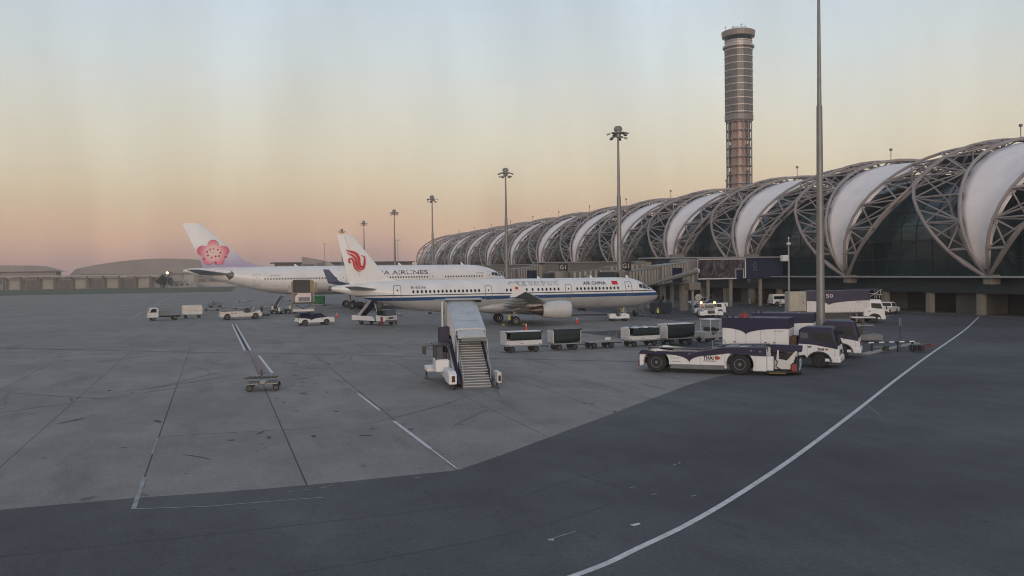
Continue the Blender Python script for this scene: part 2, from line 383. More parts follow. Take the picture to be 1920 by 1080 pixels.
ROADP = [(-160, 29.2), (-40, 29), (-2.66, 28.72), (2.4, 28.3), (7.73, 28.56), (10.18, 30.56), (15.94, 35.61), (26.16, 44.62), (30.21, 47.59), (37.89, 49.69), (46, 60), (60, 73), (94, 101), (97, 101), (97, -60), (-160, -60)]
sheet('road', ROADP, .006, ASPH)
rd2 = sheet('service_road', [(58, 101), (97, 101), (97, 180), (75, 180), (60, 140)], .002, ASPH)
sheet('grass', [(-280, 400), (6, 385), (12, 545), (-280, 552)], .02, GRASS)

def line(pts, wd, z=.014, m=LINE, name='marking'):
    L_ = []; R_ = []
    P = [Vector((*p, 0)) for p in pts]
    for i, p in enumerate(P):
        d = (P[min(i+1, len(P)-1)]-P[max(i-1, 0)]).normalized(); n = Vector((-d.y, d.x, 0))*wd/2
        L_.append((p.x+n.x, p.y+n.y, z)); R_.append((p.x-n.x, p.y-n.y, z))
    k = len(P)
    o = obj(name, MB().add(L_+R_, [(i, i+1, k+i+1, k+i) for i in range(k-1)]), m); tag(o, kind='structure'); return o
def smooth_pts(pts, n=8):
    P = np.array(pts, float); Q = []
    for i in range(len(P)-1):
        p0 = P[max(i-1, 0)]; p1 = P[i]; p2 = P[i+1]; p3 = P[min(i+2, len(P)-1)]
        for t in np.linspace(0, 1, n, endpoint=False): Q.append(tuple(.5*((2*p1)+(-p0+p2)*t+(2*p0-5*p1+4*p2-p3)*t*t+(-p0+3*p1-3*p2+p3)*t**3)))
    Q.append(tuple(P[-1])); return Q
line(smooth_pts([(2.5, 16.3), (5, 16.75), (7.88, 17.84), (9.69, 18.88), (12.04, 20.33), (15.32, 22.7), (20.14, 26.44), (27.95, 32.8), (38.62, 41.61), (52, 52.5), (75, 71), (96.5, 89)]), .2, name='road_line')
line([(-2.39, 27.34), (-2.4, 31.6)], .14, m=FAINT); line([(-2.42, 35.5), (-2.42, 39.1)], .08, m=FAINT); line([(-2.39, 27.34), (-.34, 26.83), (3, 26.6)], .06, m=FAINT)
line([(-2.36, 39.47), (3.29, 38.96), (4.3, 39.0)], .07, m=FAINT)
line([(-4.9, 54.18), (1.73, 59.61)], .1, m=FAINT); line([(-14, 46.8), (-4.9, 54.18)], .1, m=FAINT)
line([(7.37, 62.05), (7.5, 49)], .07, m=FAINT); line([(7.5, 49), (7.58, 42.5)], .13); line([(7.62, 39.2), (7.72, 32.5)], .16); line([(7.72, 32.5), (7.76, 28.75)], .07)
line([(2.05, 126.4), (2.27, 96.3), (2.38, 81.6)], .2); line([(2.5, 126.4), (2.75, 96.3), (2.86, 81.6)], .2)
line([(2.28, 126.4), (2.5, 96.3), (2.62, 81.6)], .22, m=JOINT, name='joint')
line([(3.33, 75.73), (3.59, 61.7)], .2)
line([(2.95, 75.5), (2.95, 61.7)], .5, z=.010, m=mat('faded_red_marking', (.20, .145, .14), .8, var=.2, vs_=2), name='worn_red_marking')
line([(-13.19, 148.4), (-14.6, 358)], .35, m=FAINT); line([(29.6, 78.6), (72.3, 115.2)], .12, m=FAINT); line([(7.86, 20.27), (8.74, 20.65)], .05, m=FAINT)
sheet('marking', [(7.8, 20.2), (7.93, 20.14), (7.98, 20.26), (7.85, 20.33)], .014, LINE); sheet('marking', [(10.35, 20.5), (10.6, 20.6), (10.62, 20.72), (10.3, 20.66)], .014, LINE)
for (x, y, a) in ((13.3, 22.6, .2), (12.1, 24.2, .2), (12.3, 23.2, .2), (14.9, 26.4, .9), (15.2, 26.6, .9), (2.0, 27.7, .1), (2.5, 27.75, .1), (3.0, 27.8, .1), (3.2, 27.95, .1), (6.1, 28.0, .1)):
    line([(x, y), (x+.22*math.cos(a), y+.22*math.sin(a))], .06, m=FAINT)
SEAM = mat('sealed_seam', (.04, .042, .048), .7, var=.2)
for pts in ([(-30, 24.2), (4, 24.0), (12, 26.4), (40, 41)], [(-20, 19.5), (6, 20.8), (20, 30.2), (46, 49.5)], [(10.4, 30.5), (13.2, 18)], [(22, 33.5), (30, 24)], [(31, 42), (46, 27)]):
    line(smooth_pts(pts), .05, z=.010, m=SEAM, name='sealed_seam')
# dark expansion strip and tyre scuffs
line(smooth_pts([(-60, 128), (-7.72, 86.3), (5.78, 76.6), (21.75, 63.7), (34, 54.2)]), .16, z=.010, m=JOINT, name='expansion_joint')
for x, y0 in ((2.66, 28.6), (-2.4, 28.7), (7.72, 28.6)):
    line([(x, y0), (x, 60)], .045, z=.006, m=JOINT, name='expansion_joint')
TYRE = mat('tyre_scuff', (.05, .048, .05), .9, var=.35, vs_=5)
mb = MB(); rnd = random.Random(11)
for k in range(95):
    if k < 22: x, y = rnd.uniform(3, 8), rnd.uniform(42, 70)
    elif k < 70: x, y = rnd.uniform(-8, 20), rnd.uniform(29.5, 80)
    else: x, y = rnd.uniform(-20, 45), rnd.uniform(70, 110)
    a = rnd.gauss(1.8, .8); L0 = rnd.choice((.1, .16, .22, .3, .5, .9)); wv = rnd.uniform(.04, .15); n = 6
    up = []; dn = []
    for i in range(n+1):
        t = (i/n-.5)*2*L0; q = wv*(1-abs(i/n-.5)**3*7)*rnd.uniform(.6, 1.1); bend = .12*t*t
        cx = x+t*math.cos(a)-bend*math.sin(a); cy = y+t*math.sin(a)+bend*math.cos(a)
        up.append((cx-q*math.sin(a), cy+q*math.cos(a), .0055)); dn.append((cx+q*math.sin(a), cy-q*math.cos(a), .0055))
    mb.add(up+dn, [(i, i+1, n+2+i, n+1+i) for i in range(n)])
tag(obj('tyre_scuffs', mb, TYRE), kind='stuff')
kb = obj('kerb', MB().plate([(47.6, 54.2), (58.5, 60.2), (58.2, 60.7), (47.3, 54.7)], 0, .13), mat('pale_concrete_kerb', (.3, .29, .28), .8, dirt=.4), bevel=.02); tag(kb, kind='structure')

mb = MB()
for k in range(18):
    x, y = rnd.uniform(-14, 34), rnd.uniform(33, 84); a = rnd.choice((1.5, 1.65, .55, -.7, .9))+rnd.gauss(0, .12); L0 = rnd.uniform(1.5, 6); cv = rnd.gauss(0, .02)
    pts = [(x+t*math.cos(a)-cv*t*t*math.sin(a), y+t*math.sin(a)+cv*t*t*math.cos(a)) for t in np.linspace(-L0, L0, 10)]
    wv = rnd.uniform(.05, .12); up = [(px-wv*math.sin(a)*(1-abs(i-4.5)/6), py+wv*math.cos(a)*(1-abs(i-4.5)/6), .0095) for i, (px, py) in enumerate(pts)]; dn = [(px+wv*math.sin(a)*(1-abs(i-4.5)/6), py-wv*math.cos(a)*(1-abs(i-4.5)/6), .0095) for i, (px, py) in enumerate(pts)]
    mb.add(up+dn, [(i, i+1, 11+i, 10+i) for i in range(9)])
tag(obj('rubber_streaks', mb, mat('rubber_streak', (.15, .145, .14), .9, var=.4, vs_=3)), kind='stuff')
# ------------------------------------------------------------------ terminal concourse
FY = [114.6+27*k for k in range(-3, 12)]
TX, TZ, TA, TB = 117.5, 11.5, 23.0, 14.3
TH0 = -25.2
def prof(th, da=0., db=None):
    t = math.radians(th); db = da if db is None else db
    return (TX-(TA+da)*math.cos(t), TZ+(TB+db)*math.sin(t))
def thm(th): return min(th, 180-th)
def boff(th): t = thm(th); return 13.3*min(1, max(0, (t-TH0)/52.5))**.85
def aoff(th): return float(np.interp(thm(th), [TH0, -16, 1, 14, 27, 38, 46, 60, 90], [.15, .95, 2.2, 3.3, 4.5, 5.7, 6.4, 7.5, 8.1]))
def coff(th): return aoff(th)*.5+boff(th)*.5
def moff(th): return aoff(th)+.25
def depth(th): return 2.5*min(1, max(0, (thm(th)-TH0)/30))
terminal = thing('airport_concourse', 'long arched steel and membrane airport concourse along the right side', 'terminal', (97.5, 114.3, 0))
def tp(x, y, z): return (x-97.5, y-114.3, z)
def tobj(name, mb, m, parent=terminal, **k): return obj(name, mb, m, parent, **k)
NP = 15
ths = [TH0+(180-2*TH0)*i/NP for i in range(NP+1)]
GLASSW = mat('curtain_wall_glass', (.014, .032, .036), .14, var=.25, vs_=.12, spec=.45)
UPGL = mat('upper_vault_glass', (.035, .06, .068), .2, var=.4, vs_=.25, spec=.6)
MULL = mat('mullion', (.03, .042, .045), .5)
def truss_nodes(fy, s, th):
    X, Z = prof(th, .35); b = (X, fy+s*boff(th), Z)
    X, Z = prof(th, 0); a = (X, fy+s*aoff(th), Z)
    d = depth(th); X, Z = prof(th, -d); c = (X, fy+s*coff(th), Z)
    return [Vector(tp(*p)) for p in (b, a, c)]
for k, fy in enumerate(FY):
    near = (k <= 5)
    for s in (1, -1):
        nodes = [truss_nodes(fy, s, th) for th in ths]
        rc = .25; rb_ = .135
        root = None
        mball = MB()
        fine = [truss_nodes(fy, s, TH0+(180-2*TH0)*i/30) for i in range(31)]
        for q in range(3):
            pts = [f[q] for f in fine] if q != 2 else [f[q] for f in fine]
            if q == 0:
                root = None
            mbc = MB().path(pts, rc if q != 2 else rc*.95, 6)
            if near:
                if q == 0: troot = tobj('truss', mbc, TRUSS, smooth=True)
                else: obj('chord', mbc, TRUSS, troot, smooth=True)
            else:
                mball.add(mbc.v, mbc.f)
        br = []
        for i in range(NP):
            b0, a0, c0 = nodes[i]; b1, a1, c1 = nodes[i+1]
            if i > 0: br += [(b0, a0), (b0, c0), (a0, c0)]
            br += [(b0, a1) if i % 2 else (a0, b1), (b0, c1) if i % 2 == 0 else (c0, b1), (a0, c1) if i % 2 else (c0, a1)]
            m0 = (b0+b1)/2
            br += [(m0, a0 if i % 2 == 0 else a1)] if i % 1 == 0 else []
        for p0, p1 in br:
            if (p1-p0).length < .5: continue
            t = MB().tube(p0, p1, rb_, n=5, caps=False)
            if near: obj('brace', t, TRUSS, troot, smooth=True)
            else: mball.add(t.v, t.f)
        if not near: tobj('truss', mball, TRUSS, smooth=True)
    # membrane between the pair
    rings = []
    for i in range(41):
        th = TH0+4+(180-2*TH0-8)*i/40; a = moff(th); dd = .75*min(1, (thm(th)-TH0)/25); ring = []
        for j in range(9):
            u = j/8*2-1; X, Z = prof(th, -dd+.12-.35*(1-u*u)*min(1, a/5)); ring.append(tp(X, fy+u*a, Z))
        rings.append(ring)
    tobj('membrane', MB().loft(rings, close=False, cap=False), MEMB, smooth=True, solid=.08)
    # pinned foot
    tobj('footing', MB().box(tp(96.4, fy-.7, 4.3), tp(98.0, fy+.7, 5.6)), BEIGE, bevel=.08)
    # light rod mast on the crest
    if k % 1 == 0:
        X, Z = prof(90, .4); tobj('roof_lamp', MB().tube(tp(X, fy+13, Z), tp(X, fy+13, Z+1.9), .07, n=6).box(tp(X-.18, fy+12.8, Z+1.9), tp(X+.18, fy+13.2, Z+2.3)), GREY)
# glazing between feet: vertical wall below, vault above
GA, GB = -4.6, -3.9
for k, fy in enumerate(FY):
    y0, y1 = fy+.02, fy+26.98
    rings = []
    t0 = -4
    for i in range(29):
        th = t0+(180-2*t0)*i/28; X, Z = prof(th, GA, GB); rings.append([tp(X, y0, Z), tp(X, y1, Z)])
    g = tobj('vault_glass', MB().loft(rings, close=False, cap=False), UPGL, smooth=True)
    x0 = prof(t0, GA, GB)[0]; zt = prof(t0, GA, GB)[1]
    wl = tobj('glass_wall', MB().box(tp(x0, y0, 5.5), tp(x0+.2, y1, zt)), GLASSW)
    if k <= 8:
        mm = MB()
        for j in range(1, 9):
            yy = fy+3*j
            mm.box(tp(x0-.1, yy-.04, 5.5), tp(x0+.05, yy+.04, zt))
            pts = [tp(prof(th, GA+.05, GB+.05)[0], yy, prof(th, GA+.05, GB+.05)[1]) for th in np.linspace(t0, 100, 20)]
            mm.path(pts, .05, 4)
        for th in (8, 20, 32, 44, 58, 74):
            X, Z = prof(th, GA+.06, GB+.06); mm.tube(tp(X, y0, Z), tp(X, y1, Z), .05, n=4)
        mm.box(tp(x0-.12, y0, zt-.12), tp(x0+.06, y1, zt+.06)); mm.box(tp(x0-.12, y0, 7.9), tp(x0+.06, y1, 8.02))
        tag(obj('mullions', mm, MULL, wl), kind='stuff')
# podium
ye, ys = FY[-1]+13.5, FY[0]-20
tobj('canopy', MB().box(tp(95.9, ys, 5.2), tp(138.5, ye, 5.42)), mat('canopy_edge', (.34, .35, .35), .6, dirt=.2), bevel=.03)
tobj('fascia', MB().box(tp(98.8, ys, 3.1), tp(99.1, ye, 5.19)), mat('fascia_dark', (.03, .045, .05), .35, var=.2))
tobj('soffit', MB().box(tp(99.1, ys, 3.0), tp(138, ye, 3.2)), GREY)
tobj('rear_wall', MB().box(tp(106, ys, 0), tp(106.3, ye, 3.0)), mat('recess_wall', (.07, .068, .062), .8, dirt=.3))
for i in range(46):
    yy = ys+6+i*9
    if yy > ye-2: break
    tobj('column', MB().box(tp(99.3, yy-.45, 0), tp(100.2, yy+.45, 3.0)), BEIGE, bevel=.04)
    if i % 3 == 1: tobj('roller_door', MB().box(tp(105.8, yy+2, 0), tp(105.98, yy+6, 2.7)), mat('roller_door_beige', (.22, .2, .17), .6, dirt=.3))
    if i % 3 == 2: tobj('service_room', MB().box(tp(101, yy+1, 0), tp(105.7, yy+5.5, 2.9)), mat('service_room_wall', (.13, .12, .105), .8, dirt=.4))
tobj('end_wall', MB().add([tp(*p) for p in [(98.6, ye, 0)]+[(prof(th, GA, GB)[0], ye, prof(th, GA, GB)[1]) for th in range(-4, 185, 8)]+[(136.4, ye, 0)]], [tuple(range(26))]), GLASSW)

# fixed link bridges, rotundas and jet bridges
NAVYP = mat('navy_cladding', (.022, .03, .062), .5, var=.15, vs_=.4)
TUN = mat('bridge_cladding', (.2, .185, .165), .55, .2, dirt=.25)
TUN2 = mat('bridge_dark_cladding', (.15, .14, .13), .6, .1, dirt=.3)
ADP = mat('advert_navy', (.018, .02, .05), .4)
def ad_picture():
    m = bpy.data.materials.new('advert_picture'); m.use_nodes = True; t = m.node_tree; b = t.nodes['Principled BSDF']; b.inputs['Roughness'].default_value = .35
    tcn = t.nodes.new('ShaderNodeTexCoord'); mpn = t.nodes.new('ShaderNodeMapping'); mpn.inputs['Scale'].default_value = (.75, 1, .4); t.links.new(tcn.outputs['Object'], mpn.inputs[0])
    n = t.nodes.new('ShaderNodeTexNoise'); n.inputs['Scale'].default_value = 1.6; n.inputs['Detail'].default_value = 7; n.inputs['Distortion'].default_value = 1.2; t.links.new(mpn.outputs[0], n.inputs[0])
    c = t.nodes.new('ShaderNodeValToRGB'); e = c.color_ramp.elements; e[0].position = .35; e[0].color = (.015, .017, .025, 1); e[1].position = .72; e[1].color = (.17, .155, .16, 1)
    k = e.new(.5); k.color = (.055, .048, .055, 1)
    t.links.new(n.outputs[0], c.inputs[0]); t.links.new(c.outputs[0], b.inputs['Base Color']); return m
def link_bridge(Y, label, full=False, x0=72.5):
    t = thing('link_bridge', label, 'walkway', (x0, Y, 0), group='fixed link bridges between concourse and gates')
    L0 = 98.55-x0
    obj('body', MB().box((.0, 0, 5.0), (L0, 4, 8.75)), NAVYP if full else TUN2, t)
    obj('roof', MB().box((-1.2, -.5, 8.76), (L0, 4.5, 9.0)), MID, t, bevel=.03)
    for x in (11.0, 15.7, 22): obj('column', MB().lathe([(0, .35), (5.0, .35)], 'z', (x, 1.2, 0), 14), BEIGE, t, smooth=True)
    for x in (3, 4.6): obj('column', MB().lathe([(0, .4), (5.0, .4)], 'z', (x, 2.8, 0), 14), BEIGE, t, smooth=True)
    if full:
        p = obj('advert', MB().box((8.2, -.06, 5.2), (17.9, -.02, 8.55)), ad_picture(), t)
        fr = MB()
        for a, b in (((8.0, 8.5), (18.1, 8.72)), ((8.0, 5.02), (16.1, 5.22)), ((8.0, 5.05), (8.22, 8.6)), ((17.88, 5.3), (18.1, 8.6)), ((15.95, 6.75), (17.6, 6.84)), ((15.92, 5.1), (16.02, 6.84)), ((17.52, 5.3), (17.62, 6.84)), ((17.52, 5.2), (18.05, 5.32))):
            fr.box((a[0], -.12, a[1]), (b[0], -.07, b[1]))
        obj('frame', fr, mat('frame_pale', (.6, .6, .62), .5), p); obj('notice', MB().box((16.03, -.10, 5.0), (17.51, -.065, 6.74)), ADP, p)
        # faint bell-shaped mark and a line of type on the wall
        obj('emblem', ribbon([[(19.9, 7.0, .06), (19.7, 7.35, .06), (20.05, 8.0, .06), (20.4, 7.35, .06), (20.2, 7.0, .06), (19.9, 7.0, .06)]], lambda u, v: (u, -.02, v)), MID, t)
        mb = MB()
        for i in range(4): mb.box((19.6+i*.26, -.03, 6.5), (19.78+i*.26, -.01, 6.72))
        for j in range(6):
            for i in range(9): mb.box((1.6+i*.22, -.03, 6.0+j*.38), (1.74+i*.22, -.01, 6.12+j*.38))
        tag(obj('small_print', mb, mat('faint_print', (.12, .13, .17), .5), t), kind='stuff')
        for x in (3.9, 19.5): obj('roof_unit', MB().box((x, 1, 9.01), (x+2.2, 2.6, 9.5)), TUN, t, bevel=.05)
    return t
def jet_bridge(rot, cab, label, sign=None, ad=False, zt=3.9, signfar=False, so_=1.0):
    rx, ry = rot; cx, cy = cab
    a = math.atan2(cy-ry, cx-rx); L0 = math.hypot(cx-rx, cy-ry)
    t = thing('jet_bridge', label, 'jet bridge', (rx, ry, 0), a, 'jet bridges at the gates')
    obj('rotunda', MB().lathe([(4.5, 2.3), (8.2, 2.3), (8.5, 2.0), (8.6, 0.01)], n=18), TUN, t, smooth=True)
    obj('rotunda_column', MB().lathe([(0, .75), (4.5, .75)], n=16), BEIGE, t, smooth=True)
    s1 = L0*.52
    def sec(x0, x1, hw, z0a, z1a, m, name, h):
        mb = MB(); dz = z1a-z0a
        pts = [(x0, z0a), (x1, z1a), (x1, z1a+h), (x0, z0a+h)]
        mb.prism(pts, -hw, hw); o = obj(name, mb, m, t, bevel=.05)
        rb = MB(); n = int((x1-x0)/1.0)
        for i in range(n):
            x = x0+.4+i*1.0; zz = z0a+dz*(x-x0)/(x1-x0)
            rb.box((x-.2, -hw-.12, zz+.12), (x+.2, -hw, zz+h-.12)); rb.box((x-.2, hw, zz+.12), (x+.2, hw+.12, zz+h-.12))
        tag(obj('ribbing', rb, mat('bridge_rib', (.4, .375, .34), .5, .1, dirt=.25), o), kind='stuff')
        return o
    zr = 5.0
    zm = zr+(zt-zr)*.52
    t1 = sec(1.6, s1, 1.55, zr, zm, TUN, 'tunnel', 3.0)
    t2 = sec(s1-.5, L0-1.6, 1.3, zm+.12, zt+.12, TUN2, 'inner_tunnel', 2.6)
    if ad:
        sd = 1 if ad > 0 else -1
        x0 = 4.2 if abs(ad) == 1 else s1*.3
        p = obj('advert', MB().box((x0, sd*1.66, zr-.15), (x0+3.6, sd*1.72, zr+2.1)), ADP, t)
        y = sd*1.735; ln = MB()
        for j in range(3): ln.box((x0+1.9-.9*(sd < 0), y-.01, zr+.55+j*.42), (x0+3.1-.9*(sd < 0)-.3*j, y+.01, zr+.66+j*.42))
        tag(obj('small_print', ln, mat('faint_print', (.12, .13, .17), .5), p), kind='stuff')
    # cab
    cb = MB().lathe([(zt-.1, 1.9), (zt+2.75, 1.9), (zt+2.9, 1.5)], 'z', (L0, 0, 0), 16); obj('cab', cb, TUN, t, smooth=True)
    obj('bellows', MB().box((L0+1.2, -1.5, zt), (L0+2.3, 1.5, zt+2.7)), BLACK, t, bevel=.15)
    # wheel bogie and lift columns
    xb = L0-4.5
    lg = MB()
    for s in (-1, 1): lg.box((xb-.3, s*1.95-.22, 1.0), (xb+.3, s*1.95+.22, zt+2.2))
    lg.box((xb-.35, -2.1, zt-.35), (xb+.35, 2.1, zt-.02)); lg.box((xb-.3, -1.3, .55), (xb+.3, 1.3, 1.15)); lg.box((xb-.25, -2.1, 1.0), (xb+.25, 2.1, 1.3))
    obj('support_leg', lg, MID, t, bevel=.03)
    for s in (-1, 1): wheel(t, xb, s*.9, .5, .45)
    st = MB(); n = 14
    for i in range(n): z = zt*(i+1)/n; st.box((L0-1.2-i*.0, 1.95, 0), (L0-1.15, 2.0, .01)) if False else st.box((L0-.4-(n-i)*.27, 1.95, z-.05), (L0-.4-(n-i)*.27+.27, 2.9, z))
    st.tube((L0-.4-n*.27, 2.92, .05), (L0-.4, 2.92, zt), .07, n=5); st.tube((L0-.4-n*.27, 2.92, 1.05), (L0-.4, 2.92, zt+1), .03, n=5)
    tag(obj('service_stair', st, MID, t), kind='stuff')
    if sign:
        for sx in (L0-so_,):
            b = obj('gate_sign', MB().box((sx-.6, -.6, zt+3.0), (sx+.6, .6, zt+4.2)), BLACK, t, rot=None)
            q = obj('sign_post', MB().box((sx-.8, -.5, zt+2.7), (sx-.62, .5, zt+3.9)), TUN, t)
            # lettering turned to face the apron
            me = text_mesh(sign, .95); 
            for v in me.vertices: v.co = Vector((v.co.x-.62, 0, v.co.y+zt+3.25))
            l = obj('lettering', me, mat('sign_cream', (.5, .47, .38), .5), b)
            w_ = -a-math.radians(20)   # faces the taxiway
            l.location = (sx+.0, 0, 0); l.rotation_euler = (0, 0, w_)
            off = Matrix.Rotation(w_, 3, 'Z') @ Vector((0, -.88, 0)); l.location = (sx+off.x, off.y, 0)
    return t
link_bridge(134, 'dark blue walkway with a large framed picture advert, nearest to the camera', True)
link_bridge(188, 'grey walkway reaching out above the nose of the blue striped airliner')
link_bridge(242, 'second grey walkway further along the concourse')
link_bridge(296, 'third grey walkway further along the concourse'); link_bridge(350, 'farthest grey walkway near the end of the concourse')
jet_bridge((73.8, 127.0), (54.6, 113.5), 'ribbed jet bridge docked at the front of the blue striped airliner', 'G1', ad=1, so_=3.4)
jet_bridge((73, 138), (55.5, 137.5), 'ribbed jet bridge parked straight out behind the blue striped airliner', 'G1', ad=0)
jet_bridge((72, 190), (53.5, 178), 'ribbed jet bridge docked at the nose of the pink flower airliner', 'G2', ad=2)
jet_bridge((72, 244), (50, 238), 'grey jet bridge standing empty past the pink flower airliner', 'G2')
jet_bridge((72, 298), (50, 292), 'grey jet bridge standing empty, third gate along', 'G3')

# ------------------------------------------------------------------ control tower
tw = thing('control_tower', 'tall round glass and steel air traffic control tower rising behind the concourse', 'tower', (266.9, 399.8, 0))
TGL = mat('tower_glass', (.12, .115, .112), .3, .3, var=.25, vs_=.15)
TBAND = mat('tower_band', (.4, .36, .33), .4, .3)
TCORE = mat('tower_core_copper', (.46, .31, .25), .45, .2, var=.15, vs_=.2)
tw.scale = (1, 1, .985)
TFR = mat('tower_frame', (.22, .19, .18), .5, .3)
obj('upper_shaft', MB().lathe([(91, 7.1), (127, 7.1)], n=28), TGL, tw)
obj('core_shaft', MB().lathe([(0, 4.4), (91, 4.4)], n=16), TCORE, tw)
mb = MB()
for i in range(28):
    t = 2*PI*(i+.5)/28; mb.tube((7.15*math.cos(t), 7.15*math.sin(t), 91), (7.15*math.cos(t), 7.15*math.sin(t), 127), .12, n=4, caps=False)
tag(obj('mullions', mb, TFR, tw), kind='stuff')
for i in range(10):
    z = 91.6+i*3.75; obj('floor_band', MB().lathe([(z-.25, 7.0), (z-.25, 7.42), (z+.35, 7.42), (z+.35, 7.0)], n=28), TBAND, tw)
obj('balcony', MB().lathe([(126.3, 6), (126.8, 8.3), (127.8, 8.3), (128.2, 7.6), (128.2, 6)], n=28), TBAND, tw, smooth=True)
obj('cab_neck', MB().lathe([(128.1, 6.9), (129.8, 6.9), (129.8, 7.3), (130.4, 7.3), (130.4, 6.8)], n=28), TBAND, tw)
obj('cab_windows', MB().lathe([(130.4, 6.9), (132.4, 7.7)], n=28), GLASS, tw)
obj('roof', MB().lathe([(132.4, 7.9), (132.6, 8.5), (135.4, 8.9), (135.7, 8.4), (135.7, .01)], n=28), mat('tower_roof', (.24, .2, .18), .5, .2), tw)
ring = MB()
for i in range(14):
    t = 2*PI*i/14; x, y = 6.6*math.cos(t), 6.6*math.sin(t)
    obj('frame_column', MB().tube((x, y, 0), (x, y, 91), .28, n=6), TFR, tw)
for i in range(18):
    z = 5+i*4.8; obj('frame_ring', MB().lathe([(z, 4.4), (z, 6.9), (z+.45, 6.9), (z+.45, 4.4)], n=14), TFR, tw)
for t in (2.2, 5.3):
    for i in range(6): obj('stair_enclosure', MB().lathe([(6+i*14.4, 1.5), (17+i*14.4, 1.5)], 'z', (4.6*math.cos(t), 4.6*math.sin(t), 0), 8), TGL, tw)
obj('machine_floor', MB().lathe([(87, 6.9), (87.5, 7.5), (90.4, 7.5), (90.9, 7.0)], n=28), TFR, tw)
for i in range(16):
    t = rnd.uniform(0, 2*PI); r = rnd.uniform(1, 7); h = rnd.uniform(1.4, 4.2); x, y = r*math.cos(t), r*math.sin(t)
    a = MB().tube((x, y, 135.6), (x, y, 135.7+h), .09, n=5)
    if i % 3 == 0: a.lathe([(135.7+h*.6, .01), (135.7+h*.6+.3, .5), (135.7+h*.6+.7, .01)], 'z', (x, y, 0), 8)
    if i % 3 == 1: a.box((x-.8, y-.06, 135.6+h), (x+.8, y+.06, 135.75+h))
    obj('antenna', a, MID, tw)

# ------------------------------------------------------------------ floodlight masts
def make_mast(label, loc):
    t = thing('floodlight_mast', label, 'light mast', loc, group='tall floodlight masts along the apron')
    obj('base', MB().lathe([(0, .75), (.55, .75), (.6, .5)], n=16), BEIGE, t)
    obj('pole', MB().lathe([(0, .44), (8.5, .37), (8.5, .36), (17.5, .285), (17.52, .22), (26.6, .13)], n=14), mat('galvanised_steel', (.23, .225, .215), .5, .4, dirt=.2), t, smooth=True)
    gm = MATS['galvanised_steel']
    obj('dome', MB().lathe([(26.9, .62), (27.2, .6), (27.45, .42), (27.55, .01)], n=16), gm, t, smooth=True)
    obj('carriage', MB().lathe([(25.9, .3), (25.9, .42), (26.9, .42), (26.9, .3)], n=12).lathe([(26.45, .85), (26.45, .95), (26.6, .95), (26.6, .85)], n=20), gm, t)
    for i in range(10):
        az = R2(i*36+12); z = 26.5 if i % 2 else 25.9; r = 1.05 if i % 2 else .75
        o = obj('floodlight', MB().box((.1, -.2, -.1), (.62, .2, .09)).tube((-r+.3, 0, 0), (.3, 0, 0), .035, n=5), STEEL, t, bevel=.04)
        o.location = (r*math.cos(az), r*math.sin(az), z); o.rotation_euler = (0, R2(18), az)
        obj('lamp_glass', MB().box((.14, -.17, -.14), (.59, .17, -.101)), LGLASS, o)
    return t
m0 = make_mast('nearest and thickest floodlight mast, running past the top edge of the picture', (54.97, 69.0, 0))
for Y, l in ((112.56, 'tall floodlight mast standing behind the nose of the blue striped airliner'), (163.46, 'floodlight mast second from the nearest row, left of the white membranes'),
             (225.2, 'floodlight mast crossing the far end of the concourse'), (276.9, 'floodlight mast just left of the concourse end'), (337.5, 'floodlight mast right beside the red phoenix tail'), (399.1, 'farthest floodlight mast, its lamps peeping above the phoenix tail')):
    dup(m0, (54.97, Y, 0), R2(Y), l)
def twin_lamp(loc, h, label):
    t = thing('lamp_post', label, 'lamp post', loc, group='distant twin lamp posts')
    obj('pole', MB().lathe([(0, .22), (h, .12)], n=8), STEEL, t)
    obj('lamp_head', MB().box((-1.5, -.3, h), (-.25, .3, h+.35)).box((.25, -.3, h), (1.5, .3, h+.35)).box((-.3, -.1, h+.02), (.3, .1, h+.2)), STEEL, t, rot=(0, 0, R2(-20)))
twin_lamp((90, 445, 0), 24, 'twin headed lamp post beyond the concourse end')
twin_lamp((66, 560, 0), 26, 'small distant lamp post right of the phoenix tail foot')
for x, l in ((-5, 'tiny distant lamp post above the pink flower airliner rear'), (21, 'tiny distant lamp post above the cargo door'), (34, 'tiny distant lamp post left of the far control building')): twin_lamp((x+28, 640+x, 0), 16, l)
# thin camera pole by the generator truck
t = thing('camera_pole', 'thin pole with a boxy floodlight standing behind the generator truck', 'pole', (62, 83.2, 0))
obj('pole', MB().lathe([(0, .13), (7, .1), (10.2, .06)], n=10), MID, t, smooth=True)
obj('lamp_box', MB().box((-.95, -.3, 7.6), (-.2, .3, 8.3)), WHITE2, t, bevel=.06); obj('arm', MB().tube((-.3, 0, 7.95), (.05, 0, 7.95), .05), MID, t)
obj('sensor', MB().box((-.2, -.12, 9.5), (.2, .12, 9.75)).lathe([(10.2, .12), (10.4, .02)], n=8), WHITE2, t)

m0.location = (47.85, 60, 0); m0.scale = (.84, .84, 1.16)
# ------------------------------------------------------------------ air
hz = obj('haze', MB().box((-1700, -250, -1.2), (1900, 1800, 150)), None); tag(hz, kind='stuff'); hz.display_type = 'WIRE'
hm = bpy.data.materials.new('haze_air'); hm.use_nodes = True; hm.node_tree.nodes.clear()
ho = hm.node_tree.nodes.new('ShaderNodeOutputMaterial'); hv = hm.node_tree.nodes.new('ShaderNodeVolumePrincipled')
hv.inputs['Color'].default_value = (.93, .90, .90, 1); hv.inputs['Density'].default_value = .0003; hv.inputs['Anisotropy'].default_value = .1
hm.node_tree.links.new(hv.outputs[0], ho.inputs['Volume']); hz.data.materials.append(hm)
